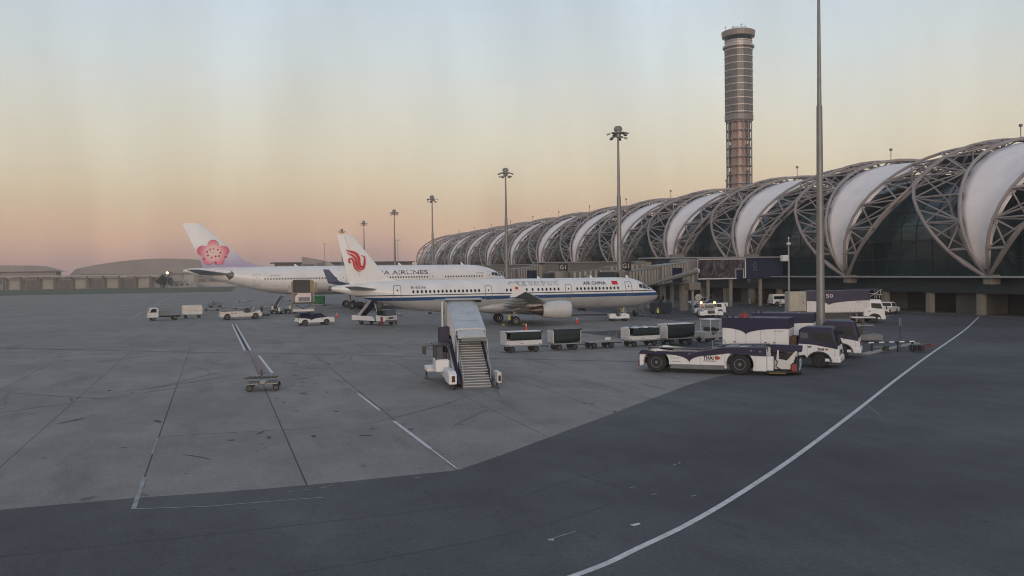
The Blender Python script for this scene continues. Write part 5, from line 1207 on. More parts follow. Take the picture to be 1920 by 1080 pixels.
# --- baggage carts
def cart(loc, rz, label, curtain='full', L_=3.1, name='baggage_cart', cover=True, roofm=WHITE2, tall=1.76):
    t = thing(name, label, 'baggage cart', loc, rz, 'string of baggage carts behind the tow tractor')
    Wd = 1.5; zf = .52
    obj('deck', MB().box((0, 0, zf), (L_, Wd, zf+.1)), MID, t, bevel=.02)
    obj('drawbar', MB().tube((L_, Wd/2, .42), (L_+.75, Wd/2, .38), .04, n=6).box((L_+.68, Wd/2-.08, .33), (L_+.8, Wd/2+.08, .43)), BLACK, t)
    for x in (.55, L_-.55): obj('axle', MB().tube((x, .1, .27), (x, Wd-.1, .27), .045, n=6).box((x-.25, .3, .29), (x+.25, Wd-.3, zf-.001)), BLACK, t)
    for x in (.55, L_-.55):
        for y in (.12, Wd-.12): wheel(t, x, y, .27, .17, .5, rimmat=GREY, n=16)
    if cover:
        for x0, x1, nm in ((0, .06, 'end_panel'), (L_-.06, L_, 'end_panel')):
            obj(nm, MB().box((x0, .02, zf+.11), (x1, Wd-.02, tall-.04)), WHITE2, t, bevel=.015)
        for i in range(3): obj('end_rib', MB().box((-.03, .03, zf+.3+i*.33), (-.002, Wd-.03, zf+.35+i*.33)), WHITE2, t)
        zs = {'full': zf+.12, 'most': 1.02, 'half': 1.12, 'slack': .98}[curtain]
        if zs > .7: obj('side_board', MB().box((.07, .015, zf+.11), (L_-.07, .05, zs)), WHITE2, t); obj('side_board', MB().box((.07, Wd-.05, zf+.11), (L_-.07, Wd-.015, zs)), WHITE2, t)
        n = 16; vs = []; mbc = MB()
        for i in range(n+1):
            x = .35*(curtain != 'full')*.9+.07+(L_-.14-.3*(curtain != 'full'))*i/n; wv = .02*math.sin(i*2.1)
            sag = .0 if curtain != 'slack' else .10*abs(math.sin(i/n*PI*2.5))
            bz = zs+.02+(.0 if curtain != 'full' else max(0, .38*(i/n-.55)))
            for j in range(4):
                z = bz+(tall-.05-sag-bz)*j/3; vs.append((x, -.012+wv*(1-j/3), z))
        mbc.add(vs, [(4*i+j, 4*i+4+j, 4*i+5+j, 4*i+1+j) for i in range(n) for j in range(3)])
        obj('curtain', mbc, GREENTARP, t, smooth=True, solid=.012)
        obj('far_curtain', MB().box((.07, Wd-.012, zs+.02), (L_-.07, Wd, tall-.05)), GREENTARP, t)
        if curtain == 'slack':
            rings = []
            for i in range(13):
                x = .03+(L_-.06)*i/12; rings.append([(x, y, tall-.03-.09*math.sin(PI*y/Wd)*(1-.0)+.05*math.sin(i*1.7+y*3)) for y in np.linspace(0, Wd, 6)])
            obj('roof', MB().loft(rings, False, False), roofm, t, smooth=True, solid=.015)
        else: obj('roof', MB().box((-.03, -.03, tall-.04), (L_+.03, Wd+.03, tall)), roofm, t, bevel=.015)
        for x in (.02, L_-.02): obj('corner_knob', MB().box((x-.06, -.05, tall-.1), (x+.06, .02, tall+.04)), BLACK, t, bevel=.02)
        obj('reflector', MB().box((.1, -.002, zf+.13), (.25, .012, zf+.18)), TAIL, t); obj('reflector', MB().box((L_-.3, -.002, zf+.13), (L_-.15, .012, zf+.18)), TAIL, t)
        obj('number_plate', MB().box((1.3, 0, zf+.2), (1.5, .012, zf+.27)), GREYINK, t) if zs > .7 else None
    else:
        fr = MB()
        for (x, y) in ((0.03, .03), (0.03, Wd-.03), (L_-.03, .03), (L_-.03, Wd-.03)): fr.tube((x, y, zf+.1), (x, y, 1.25 if x < 1 else 1.35), .02, n=5)
        for z in (.85, 1.05, 1.22):
            for a, b in (((.03, .03), (.03, Wd-.03)), ((L_-.03, .03), (L_-.03, Wd-.03))): fr.tube((*a, z), (*b, z), .014, n=4)
        for y in (.03, Wd-.03):
            for z in (.75, .88, 1.0): fr.tube((.03, y, z), (L_-.03, y, z), .022, n=4)
            for i in range(1, 12): x = i*L_/12; fr.tube((x, y, zf+.1), (x, y, 1.0), .014, n=4)
        obj('mesh_side', fr, STEEL, t); obj('notice_plate', MB().box((1.55, -.01, .72), (2.1, .01, .98)), WHITE2, t)
    return t
cart((22.85, 68.4, 0), R2(0), 'leftmost covered baggage cart, white with a dark green curtain, behind the first cone', 'most', 3.25)
cart((27.2, 68.6, 0), R2(-1), 'boxy covered baggage cart with a full dark curtain, second from the left', 'full', 2.55, roofm=BLACK, tall=1.82)
cart((30.55, 68.7, 0), R2(2), 'open mesh sided baggage cart with no cover, third from the left', cover=False, L_=2.75)
cart((34.4, 68.6, 0), R2(5), 'baggage cart with a sagging cover, fourth from the left', 'slack', 3.2, tall=1.74)
cart((38.25, 68.75, 0), R2(7), 'covered baggage cart next to the small tractor, pale roof and dark curtain', 'full', 3.1, tall=1.9)

PALEG = mat('pale_grey_paint', (.42, .41, .39), .5, dirt=.35)
def baggage_tractor(loc, rz, label, canopy=True, m=PALEG):
    t = thing('baggage_tractor', label, 'baggage tractor', loc, rz)
    obj('body', MB().prism([(0, .32), (0, .95), (.9, 1.0), (1.0, .62), (1.55, .62), (1.7, 1.05), (2.6, .95), (2.75, .8), (2.75, .32)], 0, 1.4), m, t, bevel=.06, seg=2)
    obj('seat', MB().box((.95, .2, .66), (1.4, 1.2, .85)).box((.9, .2, .8), (1.02, 1.2, 1.35)), BLACK, t, bevel=.04)
    obj('steering_wheel', MB().lathe([(-.015, .2), (.015, .2)], 'z', (0, 0, 0), 14), BLACK, t, (1.6, .45, 1.22), rot=(0, .6, 0))
    for x in (.45, 2.25):
        for y in (.1, 1.3): wheel(t, x, y, .34, .2, .5, rimmat=GREY, n=18)
    if canopy:
        for x in (.75, 1.95):
            for y in (.06, 1.34): obj('canopy_post', MB().box((x-.03, y-.03, .95), (x+.03, y+.03, 2.05)), WHITE2, t)
        obj('canopy', MB().box((.6, -.02, 2.051), (2.1, 1.42, 2.12)), WHITE, t, bevel=.02)
        obj('dashboard', MB().box((1.6, .1, 1.0), (1.9, 1.3, 1.2)), BLACK, t)
    obj('headlight', MB().box((2.751, .15, .6), (2.78, .35, .75)).box((2.751, 1.05, .6), (2.78, 1.25, .75)), HEAD, t)
    obj('tow_hook', MB().box((-.2, .6, .4), (0, .8, .5)), BLACK, t); obj('plate', MB().box((1.9, -.012, .7), (2.1, -.002, .78)), GREYINK, t)
    return t
baggage_tractor((43.0, 70.2, 0), R2(12), 'pale tractor with a roof frame at the head of the baggage carts')
baggage_tractor((50.0, 105.6, 0), R2(-14), 'small open white tractor under the nose of the blue striped airliner', canopy=False, m=WHITE)

# --- pickups, vans, cars
def car(name, label, cat, loc, rz, prof_, wins, L_, Wd=1.8, wx=(.85, 3.9), wr=.37, body=WHITE, top=None, splitz=1.05, extra=None):
    t = thing(name, label, cat, loc, rz)
    def yw(z): return 0 if z < splitz else .16*(z-splitz)/.7
    n = len(prof_)
    low = [(x, min(z, splitz)) for x, z in prof_]
    bot = [(L_, .32)]+[(wx[1]+.46*math.cos(a), .36+.44*math.sin(a)) for a in np.linspace(0, PI, 9)]+[(wx[0]+.46*math.cos(a), .36+.44*math.sin(a)) for a in np.linspace(0, PI, 9)]+[(0, .32)]
    lo_out = bot+[(0, min(prof_[0][1], splitz))]+[(x, min(z, splitz-.001*i)) for i, (x, z) in enumerate(prof_) if z <= splitz+.02]
    # lower body follows the profile up to the belt line
    lowtop = []
    for (x, z) in prof_: lowtop.append((x, min(z, splitz)))
    dd = []; 
    for p in lowtop:
        if not dd or abs(dd[-1][0]-p[0]) > 1e-3 or abs(dd[-1][1]-p[1]) > 1e-3: dd.append(p)
    obj('body', MB().prism(bot+dd, 0, Wd), body, t, bevel=.05, seg=2)
    up = []
    for i in range(n-1):
        (xa, za), (xb, zb_) = prof_[i], prof_[i+1]
        if (za-splitz)*(zb_-splitz) < 0:
            f = (splitz-za)/(zb_-za); xi = xa+(xb-xa)*f
            if za < splitz: up.append((xi, splitz))
            else: up.append((xa, za)); up.append((xi, splitz)); continue
        elif za >= splitz: up.append((xa, za))
    if prof_[-1][1] > splitz: up.append(prof_[-1]); up.append((prof_[-1][0], splitz))
    if prof_[0][1] > splitz: up = [(prof_[0][0], splitz)]+up
    k0 = [(x, yw(z), z) for x, z in up]; k1 = [(x, Wd-yw(z), z) for x, z in up]; m_ = len(up)
    obj('cabin', MB().add(k0+k1, [tuple(range(m_)), tuple(range(m_, 2*m_))[::-1]]+[(i, m_+i, m_+(i+1) % m_, (i+1) % m_) for i in range(m_)]), top or body, t, bevel=.05, seg=2)
    for q in wins:
        for s in (0, 1): obj('side_window', MB().add([(x, (yw(z)-.012) if s == 0 else Wd-yw(z)+.012, z) for x, z in q], [tuple(range(len(q)))]), GLASS, t)
    for x in wx:
        for y in (.12, Wd-.12): wheel(t, x, y, wr, .22, .62, rimmat=mat('alloy', (.45, .45, .45), .4, .3), n=20)
    # screens front and rear from the profile
    for i in range(n-1):
        (xa, za), (xb, zb_) = prof_[i], prof_[i+1]
        if abs(za-zb_) > .35 and max(za, zb_) > 1.3 and min(za, zb_) > .9:
            d = 1 if xa > L_/2 else -1
            # windscreen offset along outward normal
            nx, nz = (abs(za-zb_), abs(xb-xa)); l = math.hypot(nx, nz); ox, oz = d*nx/l*.015, nz/l*.015
            def q(f): return (xa+(xb-xa)*f+ox, za+(zb_-za)*f+oz)
            (x1, z1), (x2, z2) = q(.12), q(.88)
            obj('windscreen' if d > 0 else 'rear_window', MB().add([(x1, yw(z1)+.1, z1), (x1, Wd-yw(z1)-.1, z1), (x2, Wd-yw(z2)-.1, z2), (x2, yw(z2)+.1, z2)], [(0, 1, 2, 3)]), GLASS, t)
    for y in (.12, Wd-.42): obj('headlight', MB().box((L_-.06, y, .68), (L_+.02, y+.3, .84)), HEAD, t, bevel=.02); obj('tail_light', MB().box((-.02, y+.05, .75), (.02, y+.22, 1.0)), TAIL, t)
    obj('front_bumper', MB().box((L_-.1, .05, .32), (L_+.06, Wd-.05, .55)), BLACK if body is not WHITE else GREY, t, bevel=.03); obj('grille', MB().box((L_, .5, .6), (L_+.03, Wd-.5, .8)), BLACK, t)
    obj('rear_bumper', MB().box((-.12, .08, .34), (.02, Wd-.08, .52)), GREY, t, bevel=.02)
    for s, y in ((-1, 0), (1, Wd)): obj('wing_mirror', MB().box((L_*.66, y+s*.03, 1.05), (L_*.66+.12, y+s*.22, 1.2)), BLACK, t, bevel=.03)
    return t
PK = [(0, .9), (.02, 1.0), (1.45, 1.0), (1.6, 1.1), (1.68, 1.68), (1.8, 1.76), (3.1, 1.74), (3.85, 1.1), (4.9, .98), (5.05, .85), (5.1, .5)]
SV = [(0, .9), (.02, 1.05), (.1, 1.62), (.25, 1.72), (1.5, 1.74), (1.7, 1.6), (1.9, 1.58), (3.1, 1.62), (3.85, 1.1), (4.85, .98), (5.02, .85), (5.06, .5)]
p = car('utility_pickup', 'white pickup with a purple roof and hardtop in front of the flower tailed airliner', 'pickup', (10.35, 117.3, 0), R2(16), SV, [[(2.0, 1.15), (2.02, 1.5), (2.75, 1.54), (2.75, 1.15)], [(2.82, 1.15), (2.82, 1.54), (3.1, 1.52), (3.6, 1.15)], [(.25, 1.15), (.3, 1.55), (1.5, 1.55), (1.7, 1.15)]], 5.06, top=PURPLE)
panel('purple_band', scallop(.05, 3.6, 1.06, 1.0, 1.75, .66), -.002, .012, PURPLE, p); side_text('THAI', p, 3.2, .82, -.015, .08, INK, .3)
for nm, lab, loc, rz, tp_ in (('pickup_truck', 'white pickup with a purple cab parked below the picture advert', (84.2, 131.0), 168, PURPLE), ('pickup_truck', 'white open backed pickup with a ladder rack behind the purple cab one', (86.0, 139.5), 190, WHITE),
                         ('pickup_truck', 'white pickup nosing in at the right of the catering truck', (90.6, 99.0), 30, WHITE)):
    q = car(nm, lab, 'pickup', (*loc, 0), R2(rz), PK, [[(1.78, 1.15), (1.82, 1.6), (2.4, 1.62), (2.4, 1.15)], [(2.47, 1.15), (2.47, 1.62), (3.02, 1.6), (3.55, 1.15)]], 5.1, top=tp_)
    if tp_ is PURPLE:
        for y in (-.002, 1.814): obj('purple_band', MB().prism(scallop(1.0, 3.9, 1.06, 1.0, 2.2, .6), y-.01, y), PURPLE, q)
    if '139' in str(loc[1]): obj('ladder_rack', MB().path([(.1, .2, 1.0), (.1, .2, 2.0), (2.2, .2, 2.1), (3.2, .2, 1.8)], .03).path([(.1, 1.6, 1.0), (.1, 1.6, 2.0), (2.2, 1.6, 2.1), (3.2, 1.6, 1.8)], .03).tube((.1, .2, 2.0), (.1, 1.6, 2.0), .03).tube((1.4, .2, 2.06), (1.4, 1.6, 2.06), .03), MID, q)
HB = [(0, .8), (.0, 1.1), (.25, 1.6), (.5, 1.74), (2.6, 1.72), (3.4, 1.12), (4.35, .98), (4.6, .8), (4.65, .5)]
car('white_car', 'white estate car pointing left beside the beacon lit tractor', 'car', (72.6, 113.0, 0), R2(155), HB, [[(.6, 1.15), (.65, 1.6), (1.4, 1.62), (1.4, 1.15)], [(1.47, 1.15), (1.47, 1.62), (2.5, 1.6), (3.1, 1.15)]], 4.65, wx=(.85, 3.7))
VN = [(0, .9), (.02, 1.9), (.15, 2.12), (3.7, 2.12), (4.35, 1.15), (4.7, 1.0), (4.8, .5)]
car('passenger_van', 'white high roofed passenger van parked by the columns left of the catering truck', 'van', (96.0, 133.5, 0), R2(-8), VN, [[(.25, 1.2), (.25, 1.75), (3.3, 1.75), (3.3, 1.2)], [(3.38, 1.2), (3.38, 1.75), (3.75, 1.72), (4.1, 1.2)]], 4.8, wx=(.9, 3.8), splitz=1.1)

# --- pushback tractor seen head on with amber beacons
t = thing('pushback_tractor', 'stubby white pushback tractor seen head on with two lit amber beacons', 'aircraft tractor', (66.5, 107.6, 0), R2(-109))
obj('body', MB().prism([(-2.6, .35), (-2.6, 1.1), (-.3, 1.15), (1.6, 1.05), (1.75, .8), (1.75, .35)], -1.0, 1.0), WHITE, t, bevel=.05, seg=2)
obj('front_panel', MB().box((1.76, -.5, .55), (1.8, .5, 1.0)), BLACK, t); obj('cab', MB().box((-.8, -.75, 1.16), (.7, .75, 1.75)), mat('cab_cream', (.42, .4, .33), .5, dirt=.3), t, bevel=.06)
obj('windscreen', MB().box((.705, -.62, 1.3), (.72, .62, 1.68)), LGLASS, t)
for s in (-1, 1):
    obj('front_fender', MB().box((.7, s*1.3-.36, .3), (2.0, s*1.3+.36, .85)), WHITE, t, bevel=.05)
    wheel(t, 1.2, s*1.25, .4, .3); wheel(t, -1.7, s*1.1, .4, .3)
    obj('beacon', MB().lathe([(1.9, .11), (2.1, .12), (2.2, .06), (2.21, .01)], 'z', (-.3, s*.95, 0), 12), mat('lit_amber_beacon', (1, .4, .05), .4, emit=(1, .33, .06, 22)), t)
    obj('beacon_post', MB().tube((-.3, s*.95, 1.1), (-.3, s*.95, 1.9), .035), BLACK, t)
# round sign on a post
t = thing('round_sign', 'small round pale sign on a post beside the beacon lit tractor', 'sign', (72.5, 120.2, 0), R2(-19))
obj('post', MB().tube((0, 0, 0), (0, 0, 2.2), .04), MID, t); obj('disc', MB().lathe([(-.03, .52), (.03, .52)], 'y', (0, 0, 2.4), 20), mat('pale_sign', (.45, .4, .36), .5), t)
obj('sign_band', MB().box((-.34, -.045, 2.32), (.34, -.032, 2.48)), GREYINK, t)

# --- belt loaders
def belt_loader(loc, rz, label, m1=PURPLE):
    t = thing('belt_loader', label, 'belt loader', loc, rz)
    obj('chassis', MB().box((0, 0, .38), (6.0, 1.9, .62)), BLACK, t)
    obj('side_bin', MB().prism([(-.4, .5), (-.4, 1.15), (1.6, 1.05), (2.6, .5)], -.02, .25), WHITE, t, bevel=.03)
    obj('conveyor', MB().prism([(.5, 1.0), (.3, 1.25), (5.3, 3.0), (5.5, 2.75)], .55, 1.35), BLACK, t)
    for y in (.5, 1.36): obj('conveyor_rail', MB().prism([(.3, 1.05), (.3, 1.45), (5.4, 3.2), (5.6, 2.85)], y, y+.06), m1 if y > 1 else WHITE2, t)
    for x in (.9, 4.6):
        for y in (.16, 1.74): wheel(t, x, y, .36, .22)
    return t
t = thing('loader_truck', 'white cabbed truck with a raised purple conveyor under the blue striped rear fuselage', 'belt loader', (20.2, 113.0, 0), R2(-62))
truck_cab(t, Wd=2.0, front=1.2, back=-.6, zr=2.0, upper=BLACK, lower=WHITE, wr=.38) if False else None
obj('cab_body', MB().prism([(1.2, .5), (1.2, 1.25), (-.6, 1.3), (-.6, .5)], -.05, 2.1), WHITE, t, bevel=.05, seg=2)
obj('cab_top', MB().prism([(1.15, 1.26), (.85, 2.0), (-.5, 2.05), (-.6, 1.31)], .05, 2.0), BLACK, t, bevel=.06, seg=2)
obj('windscreen', MB().add([(1.17, .2, 1.32), (1.17, 1.85, 1.32), (.89, 1.8, 1.94), (.89, .25, 1.94)], [(0, 1, 2, 3)]), LGLASS, t)
obj('side_window', MB().add([(.95, .035, 1.4), (.7, .035, 1.92), (-.4, .035, 1.95), (-.4, .035, 1.4)], [(0, 1, 2, 3)]), GLASS, t)
obj('bumper', MB().box((1.1, .0, .42), (1.3, 2.05, .7)), GREY, t, bevel=.03)
for y in (.25, 1.55): obj('headlight', MB().box((1.2, y, .85), (1.23, y+.3, 1.0)), HEAD, t)
obj('grille', MB().box((1.2, .65, .85), (1.225, 1.45, 1.05)), BLACK, t)
for y in (-.25, 2.15): obj('outrigger', MB().box((.6, y, .05), (.85, y+.2, 1.15)), DRED, t, bevel=.02)
obj('side_platform', MB().box((-.4, 2.4, 1.1), (1.1, 3.1, 1.35)), STEEL, t); obj('platform_rail', MB().path([(1.1, 2.4, 1.3), (1.1, 2.4, 1.9), (1.1, 3.1, 1.9), (1.1, 3.1, 1.3)], .03), WHITE2, t)
obj('chassis', MB().box((-5.2, .3, .4), (.6, 1.7, .7)), BLACK, t)
obj('side_deck', MB().prism([(-5.6, .55), (-5.6, 1.2), (-1.4, 1.15), (-.7, .55)], -.25, 0), WHITE, t, bevel=.03)
obj('conveyor', MB().prism([(-4.9, .9), (-5.1, 1.2), (-2.0, 3.6), (-1.7, 3.5), (-1.8, 3.2)], .45, 1.5), PURPLE, t, bevel=.03)
obj('conveyor_edge', MB().prism([(-4.7, 1.0), (-4.9, 1.3), (-1.75, 3.75), (-1.45, 3.55)], .25, .44), mat('lilac_rail', (.42, .38, .42), .5), t)
obj('lift_ram', MB().tube((-1.1, .9, .7), (-2.1, .9, 3.0), .06), ALU, t)
for x in (0.2, -4.0):
    for y in (.15, 1.85): wheel(t, x, y, .4, .28)
belt_loader((10.5, 154.5, 0), R2(72), 'slim white belt loader reaching up to the belly of the flower tailed airliner', WHITE2)
# container loader (high lift) and cargo
t = thing('container_loader', 'tall cargo container loader raised at the hold of the flower tailed airliner', 'cargo loader', (12.6, 154.6, 0), R2(-6))
obj('base_frame', MB().box((0, 0, .35), (3.6, 6.5, .75)), WHITE2, t, bevel=.04)
obj('lower_platform', MB().box((-.1, -.1, 1.7), (3.7, 3.2, 1.95)), BLACK, t)
DK = mat('loader_dark_panel', (.04, .036, .036), .6, var=.2)
obj('upper_cage', MB().box((.1, .4, 3.7), (3.0, 5.2, 5.9)), DK, t, bevel=.03); obj('cage_roof', MB().box((.0, .3, 5.91), (3.1, 5.3, 6.0)), WHITE2, t)
obj('cage_end', MB().box((3.02, .4, 3.7), (3.5, 4.0, 5.8)), mat('loader_tan', (.30, .22, .12), .6, dirt=.4), t)
fr = MB()
for x, y in ((-.1, .2), (3.6, .2), (-.1, 5.6), (3.6, 5.6)): fr.box((x-.1, y-.1, .4), (x+.1, y+.1, 5.6))
fr.box((-.1, .15, 3.4), (3.6, .3, 3.6)); obj('lift_frame', fr, mat('loader_tan', (.30, .22, .12)), t)
obj('scissor', MB().box((.3, .3, .75), (3.3, .45, .9), Matrix.Rotation(.5, 3, 'Y')).box((.3, .3, .75), (3.3, .45, .9), Matrix.Rotation(-.5, 3, 'Y')), BLACK, t)
obj('side_ladder', MB().box((3.9, .2, 3.7), (4.2, .5, 5.4)), mat('loader_tan', (.30, .22, .12)), t); obj('operator_cab', MB().box((-.7, .2, 3.7), (-.12, 1.2, 4.9)), STEEL, t, bevel=.04)
for x in (.5, 3.1):
    for y in (.7, 5.8): wheel(t, x, y, .35, .3)
c_ = thing('cargo_container', 'silver cargo container with sloping side sitting on the loader platform', 'cargo container', (13.0, 154.4, 1.96), R2(-6))
obj('shell', MB().prism([(0, 0), (0, 1.0), (.5, 1.6), (2.7, 1.6), (2.7, 0)], .1, 1.7), mat('container_silver', (.45, .4, .39), .4, .3, dirt=.3), c_, bevel=.03); obj('door_sheet', MB().box((.6, .06, .15), (2.5, .09, .9)), GREY, c_)
c_ = thing('netted_cargo', 'green netted cargo load on a white dolly behind the loader', 'cargo', (19.6, 190, .45), R2(-10))
obj('load', MB().box((0, 0, 0), (2.6, 2.0, 1.75)), GREEN, c_, bevel=.25, seg=3); obj('pallet', MB().box((-.1, -.1, -.08), (2.7, 2.1, -.001)), WHITE2, c_)
def dolly(loc, rz, label, L_=3.0, m=WHITE2, Wd=1.7):
    t = thing('cargo_dolly', label, 'cargo dolly', loc, rz, 'empty cargo dollies around the apron')
    obj('deck', MB().box((0, 0, .34), (L_, Wd, .4)), m, t, bevel=.02)
    obj('roller_bed', MB().box((.15, .15, .401), (L_-.15, Wd-.15, .46)), BLACK, t)
    obj('drawbar', MB().tube((L_, Wd/2, .33), (L_+.9, Wd/2, .3), .04), BLACK, t)
    for x in (.4, L_-.4):
        for y in (.1, Wd-.1): wheel(t, x, y, .2, .14, n=12)
    return t
dolly((19.5, 189.9, 0), R2(-10), 'white dolly carrying the green netted cargo')
for x, y, rz, l in ((-2.2, 178, 8, 'empty dolly, nearest of the three left of the belt loader'), (3.4, 181, 5, 'empty dolly in the middle of the row left of the belt loader'), (8.6, 184, 12, 'empty dolly nearest the belt loader'),
                    (5.2, 232, 0, 'far empty dolly above the row, on the left'), (15.5, 228, 0, 'far empty dolly above the row, near the conveyor top'), (33, 139, -5, 'lone low dolly beyond the passenger stairs'), (44, 150, 0, 'low dolly glimpsed under the wing root')):
    dolly((x, y, 0), R2(rz), l, Wd=1.6)
# tow tractor at far left, flatbed truck, covered cart
t = thing('aircraft_tractor', 'long low white tractor parked left of the belt loader', 'aircraft tractor', (1.2, 139.3, 0), R2(6))
obj('body', MB().prism([(-.6, .4), (-.6, 1.25), (2.7, 1.3), (2.8, 1.0), (4.3, 1.0), (5.3, 1.35), (5.6, .9), (5.6, .4)], 0, 2.2), mat('cream_white', (.6, .55, .5), .5, dirt=.4), t, bevel=.05)
obj('hood', MB().box((-.4, .2, 1.31), (2.5, 2.0, 1.5)), GREY, t, bevel=.04); obj('seat', MB().box((3.2, .4, 1.05), (3.8, 1.8, 1.7)), BLACK, t, bevel=.05); obj('windscreen', MB().box((4.4, .3, 1.1), (4.45, 1.9, 1.9), Matrix.Rotation(.3, 3, 'Y')), LGLASS, t)
obj('trailing_bar', MB().box((5.61, .6, .35), (6.9, 1.6, .75)), BLACK, t, bevel=.04)
for x in (.4, 4.6):
    for y in (.15, 2.05): wheel(t, x, y, .5, .35)
for i in range(2): obj('side_lettering', MB().box((.9+i*.6, -.006, .9), (1.2+i*.6, -.001, 1.05)), GREYINK, t)
t = thing('flatbed_truck', 'small white flatbed truck at the left edge beyond the white line', 'truck', (-8.6, 144.6, 0), R2(192))
obj('cab', MB().prism([(0, .45), (0, 1.85), (.15, 1.95), (1.1, 1.95), (1.45, 1.2), (1.5, .45)], -.9, .9), WHITE2, t, bevel=.07, seg=2)
obj('windscreen', MB().add([(1.47, -.75, 1.22), (1.47, .75, 1.22), (1.15, .7, 1.85), (1.15, -.7, 1.85)], [(0, 1, 2, 3)]), GLASS, t)
for s in (-1, 1): obj('side_window', MB().add([(.3, s*.912, 1.25), (1.25, s*.912, 1.25), (1.0, s*.912, 1.8), (.3, s*.912, 1.8)], [(0, 1, 2, 3)]), GLASS, t); obj('headlight', MB().box((1.5, s*.6-.15, .7), (1.53, s*.6+.15, .85)), HEAD, t)
obj('flatbed', MB().box((-3.4, -.9, .72), (-.05, .9, .82)).box((-1.7, -.9, .821), (-.1, -.84, 1.35)).box((-1.7, .84, .821), (-.1, .9, 1.35)), GREY, t); obj('chassis', MB().box((-3.3, -.4, .45), (0, .4, .7)), BLACK, t)
for x in (.75, -2.4):
    for y in (-.75, .75): wheel(t, x, y, .36, .22)
t = cart((-5.2, 148.3, 0), R2(4), 'pale covered cart standing beside the small flatbed truck', 'most', 3.1, tall=2.1); t['group'] = 'carts on the left apron'
for c2 in list(t.children):
    if c2.name.startswith(('curtain', 'far_curtain')): bpy.data.objects.remove(c2)
obj('side_sheet', MB().box((.07, -.01, 1.0), (3.03, .01, 2.04)), mat('cream_white', (.6, .55, .5)), t)
baggage_tractor((-1.4, 196, 0), R2(10), 'distant open tractor beyond the empty dollies', canopy=False, m=GREY)

# --- lone pallet dolly in left foreground
t = thing('pallet_dolly', 'lone low steel dolly with a crossbar, on the worn red marking', 'cargo dolly', (1.62, 52.25, 0), R2(-6))
fr = MB().box((0, .0, .42), (.62, 1.2, .5)).box((1.08, 0, .42), (1.7, 1.2, .5)).box((.62, .2, .4), (1.08, 1.2, .44))
obj('deck_plate', MB().box((.03, .04, .505), (.6, 1.1, .53)), BLACK, t); obj('deck_plate', MB().box((1.1, .04, .505), (1.67, 1.1, .53)), BLACK, t)
obj('frame', fr, mat('worn_cream_steel', (.3, .27, .23), .6, .2, dirt=.6), t, bevel=.015)
obj('crossbar', MB().box((-.25, 1.3, .62), (1.6, 1.5, .72)).box((-.1, 2.1, .6), (1.65, 2.25, .68)), BLACK, t, bevel=.02)
rl = MB()
for i in range(7): rl.tube((-.1+i*.27, 1.5, .66), (-.1+i*.27, 2.1, .66), .035, n=8)
obj('roller', rl, STEEL, t); obj('stop_post', MB().box((.62, 2.3, .55), (.72, 2.4, 1.05)).box((.55, 2.32, .8), (.8, 2.38, .84)), BLACK, t)
obj('hitch_block', MB().box((.7, .05, .45), (1.0, .4, .62)), STEEL, t, bevel=.02)
obj('under_frame', MB().box((.2, .2, .3), (.3, 2.2, .41)).box((1.4, .2, .3), (1.5, 2.2, .41)), BLACK, t)
for x in (.1, 1.6):
    for y in (.25, 2.0): wheel(t, x, y, .2, .14, n=16)

# --- cones, bollards, bars
def cone(loc, label):
    t = thing('traffic_cone', label, 'traffic cone', loc, group='orange traffic cones')
    obj('base', MB().box((-.22, -.22, 0), (.22, .22, .04)), DARK, t, bevel=.01)
    obj('shell', MB().lathe([(.04, .165), (.5, .085), (.9, .028), (.91, .01)], n=16), ORANGE, t, smooth=True)
    obj('reflective_collar', MB().lathe([(.55, .08), (.78, .046), (.78, .04), (.55, .07)], n=16), WHITE, t, smooth=True)
    return t
c0 = cone((33.76, 93.6, 0), 'orange cone right behind the leftmost baggage cart')
for l, x, y in (('orange cone in front of the engine of the blue striped airliner', 44.0, 102.65), ('orange cone to the right of the blue striped nose', 75.2, 130.2), ('faded orange cone beyond the purple topped pickup', 17.75, 135.9)): dup(c0, (x, y, 0), .3, l)
ST = mat('striped_post_black', (.03, .03, .03), .5)
def bollard(loc, label):
    t = thing('striped_bollard', label, 'bollard', loc, group='black and white bollards along the terminal wall')
    obj('post', MB().lathe([(0, .14), (1.15, .14), (1.2, .1), (1.2, .01)], n=12), ST, t, smooth=True)
    for i in range(3): obj('white_stripe', MB().lathe([(.15+i*.38, .146), (.33+i*.38, .146)], n=12), WHITE, t)
    return t
b0 = bollard((96.5, 141.5, 0), 'striped bollard below the walkway, right of the pickups')
for l, x, y in (('striped bollard midway to the passenger van', 96.6, 135.8), ('striped bollard right beside the passenger van', 94.6, 129.4), ('striped bollard behind the pickup with a ladder rack', 92.5, 150.5), ('striped bollard farthest left beneath the walkway', 88.5, 161)): dup(b0, (x, y, 0), 0, l)
t = thing('striped_barrier', 'low black and white striped tow bar rail at the right kerb', 'barrier', (48.9, 55.6, 0), R2(-8))
for i in range(9): obj('bar_segment', MB().tube((i*.45, 0, .8), (i*.45+.449, 0, .8), .055, n=8), WHITE if i % 2 == 0 else BLACK, t)
for x in (.3, 2.6, 3.9): obj('leg', MB().box((x-.07, -.07, 0), (x+.07, .07, .78)), BLACK, t, bevel=.01)
obj('coupling', MB().box((1.3, -.2, .15), (1.7, .2, .55)), BLACK, t, bevel=.04); obj('lower_bar', MB().box((.3, -.03, .4), (1.35, .03, .5)), GREY, t)
t = thing('tow_bar_rack', 'pile of tow bar parts at the far right of the kerb', 'tow bars', (52.9, 54.2, 0), R2(20))
for i in range(3): obj('tow_bar', MB().tube((0, i*.4, .35+.1*i), (2.2, i*.4, .45), .06, n=8), [DRED, BLACK, GREY][i], t); obj('tow_head', MB().box((-.2, i*.4-.15, .1), (.1, i*.4+.15, .55)), BLACK, t, bevel=.03)
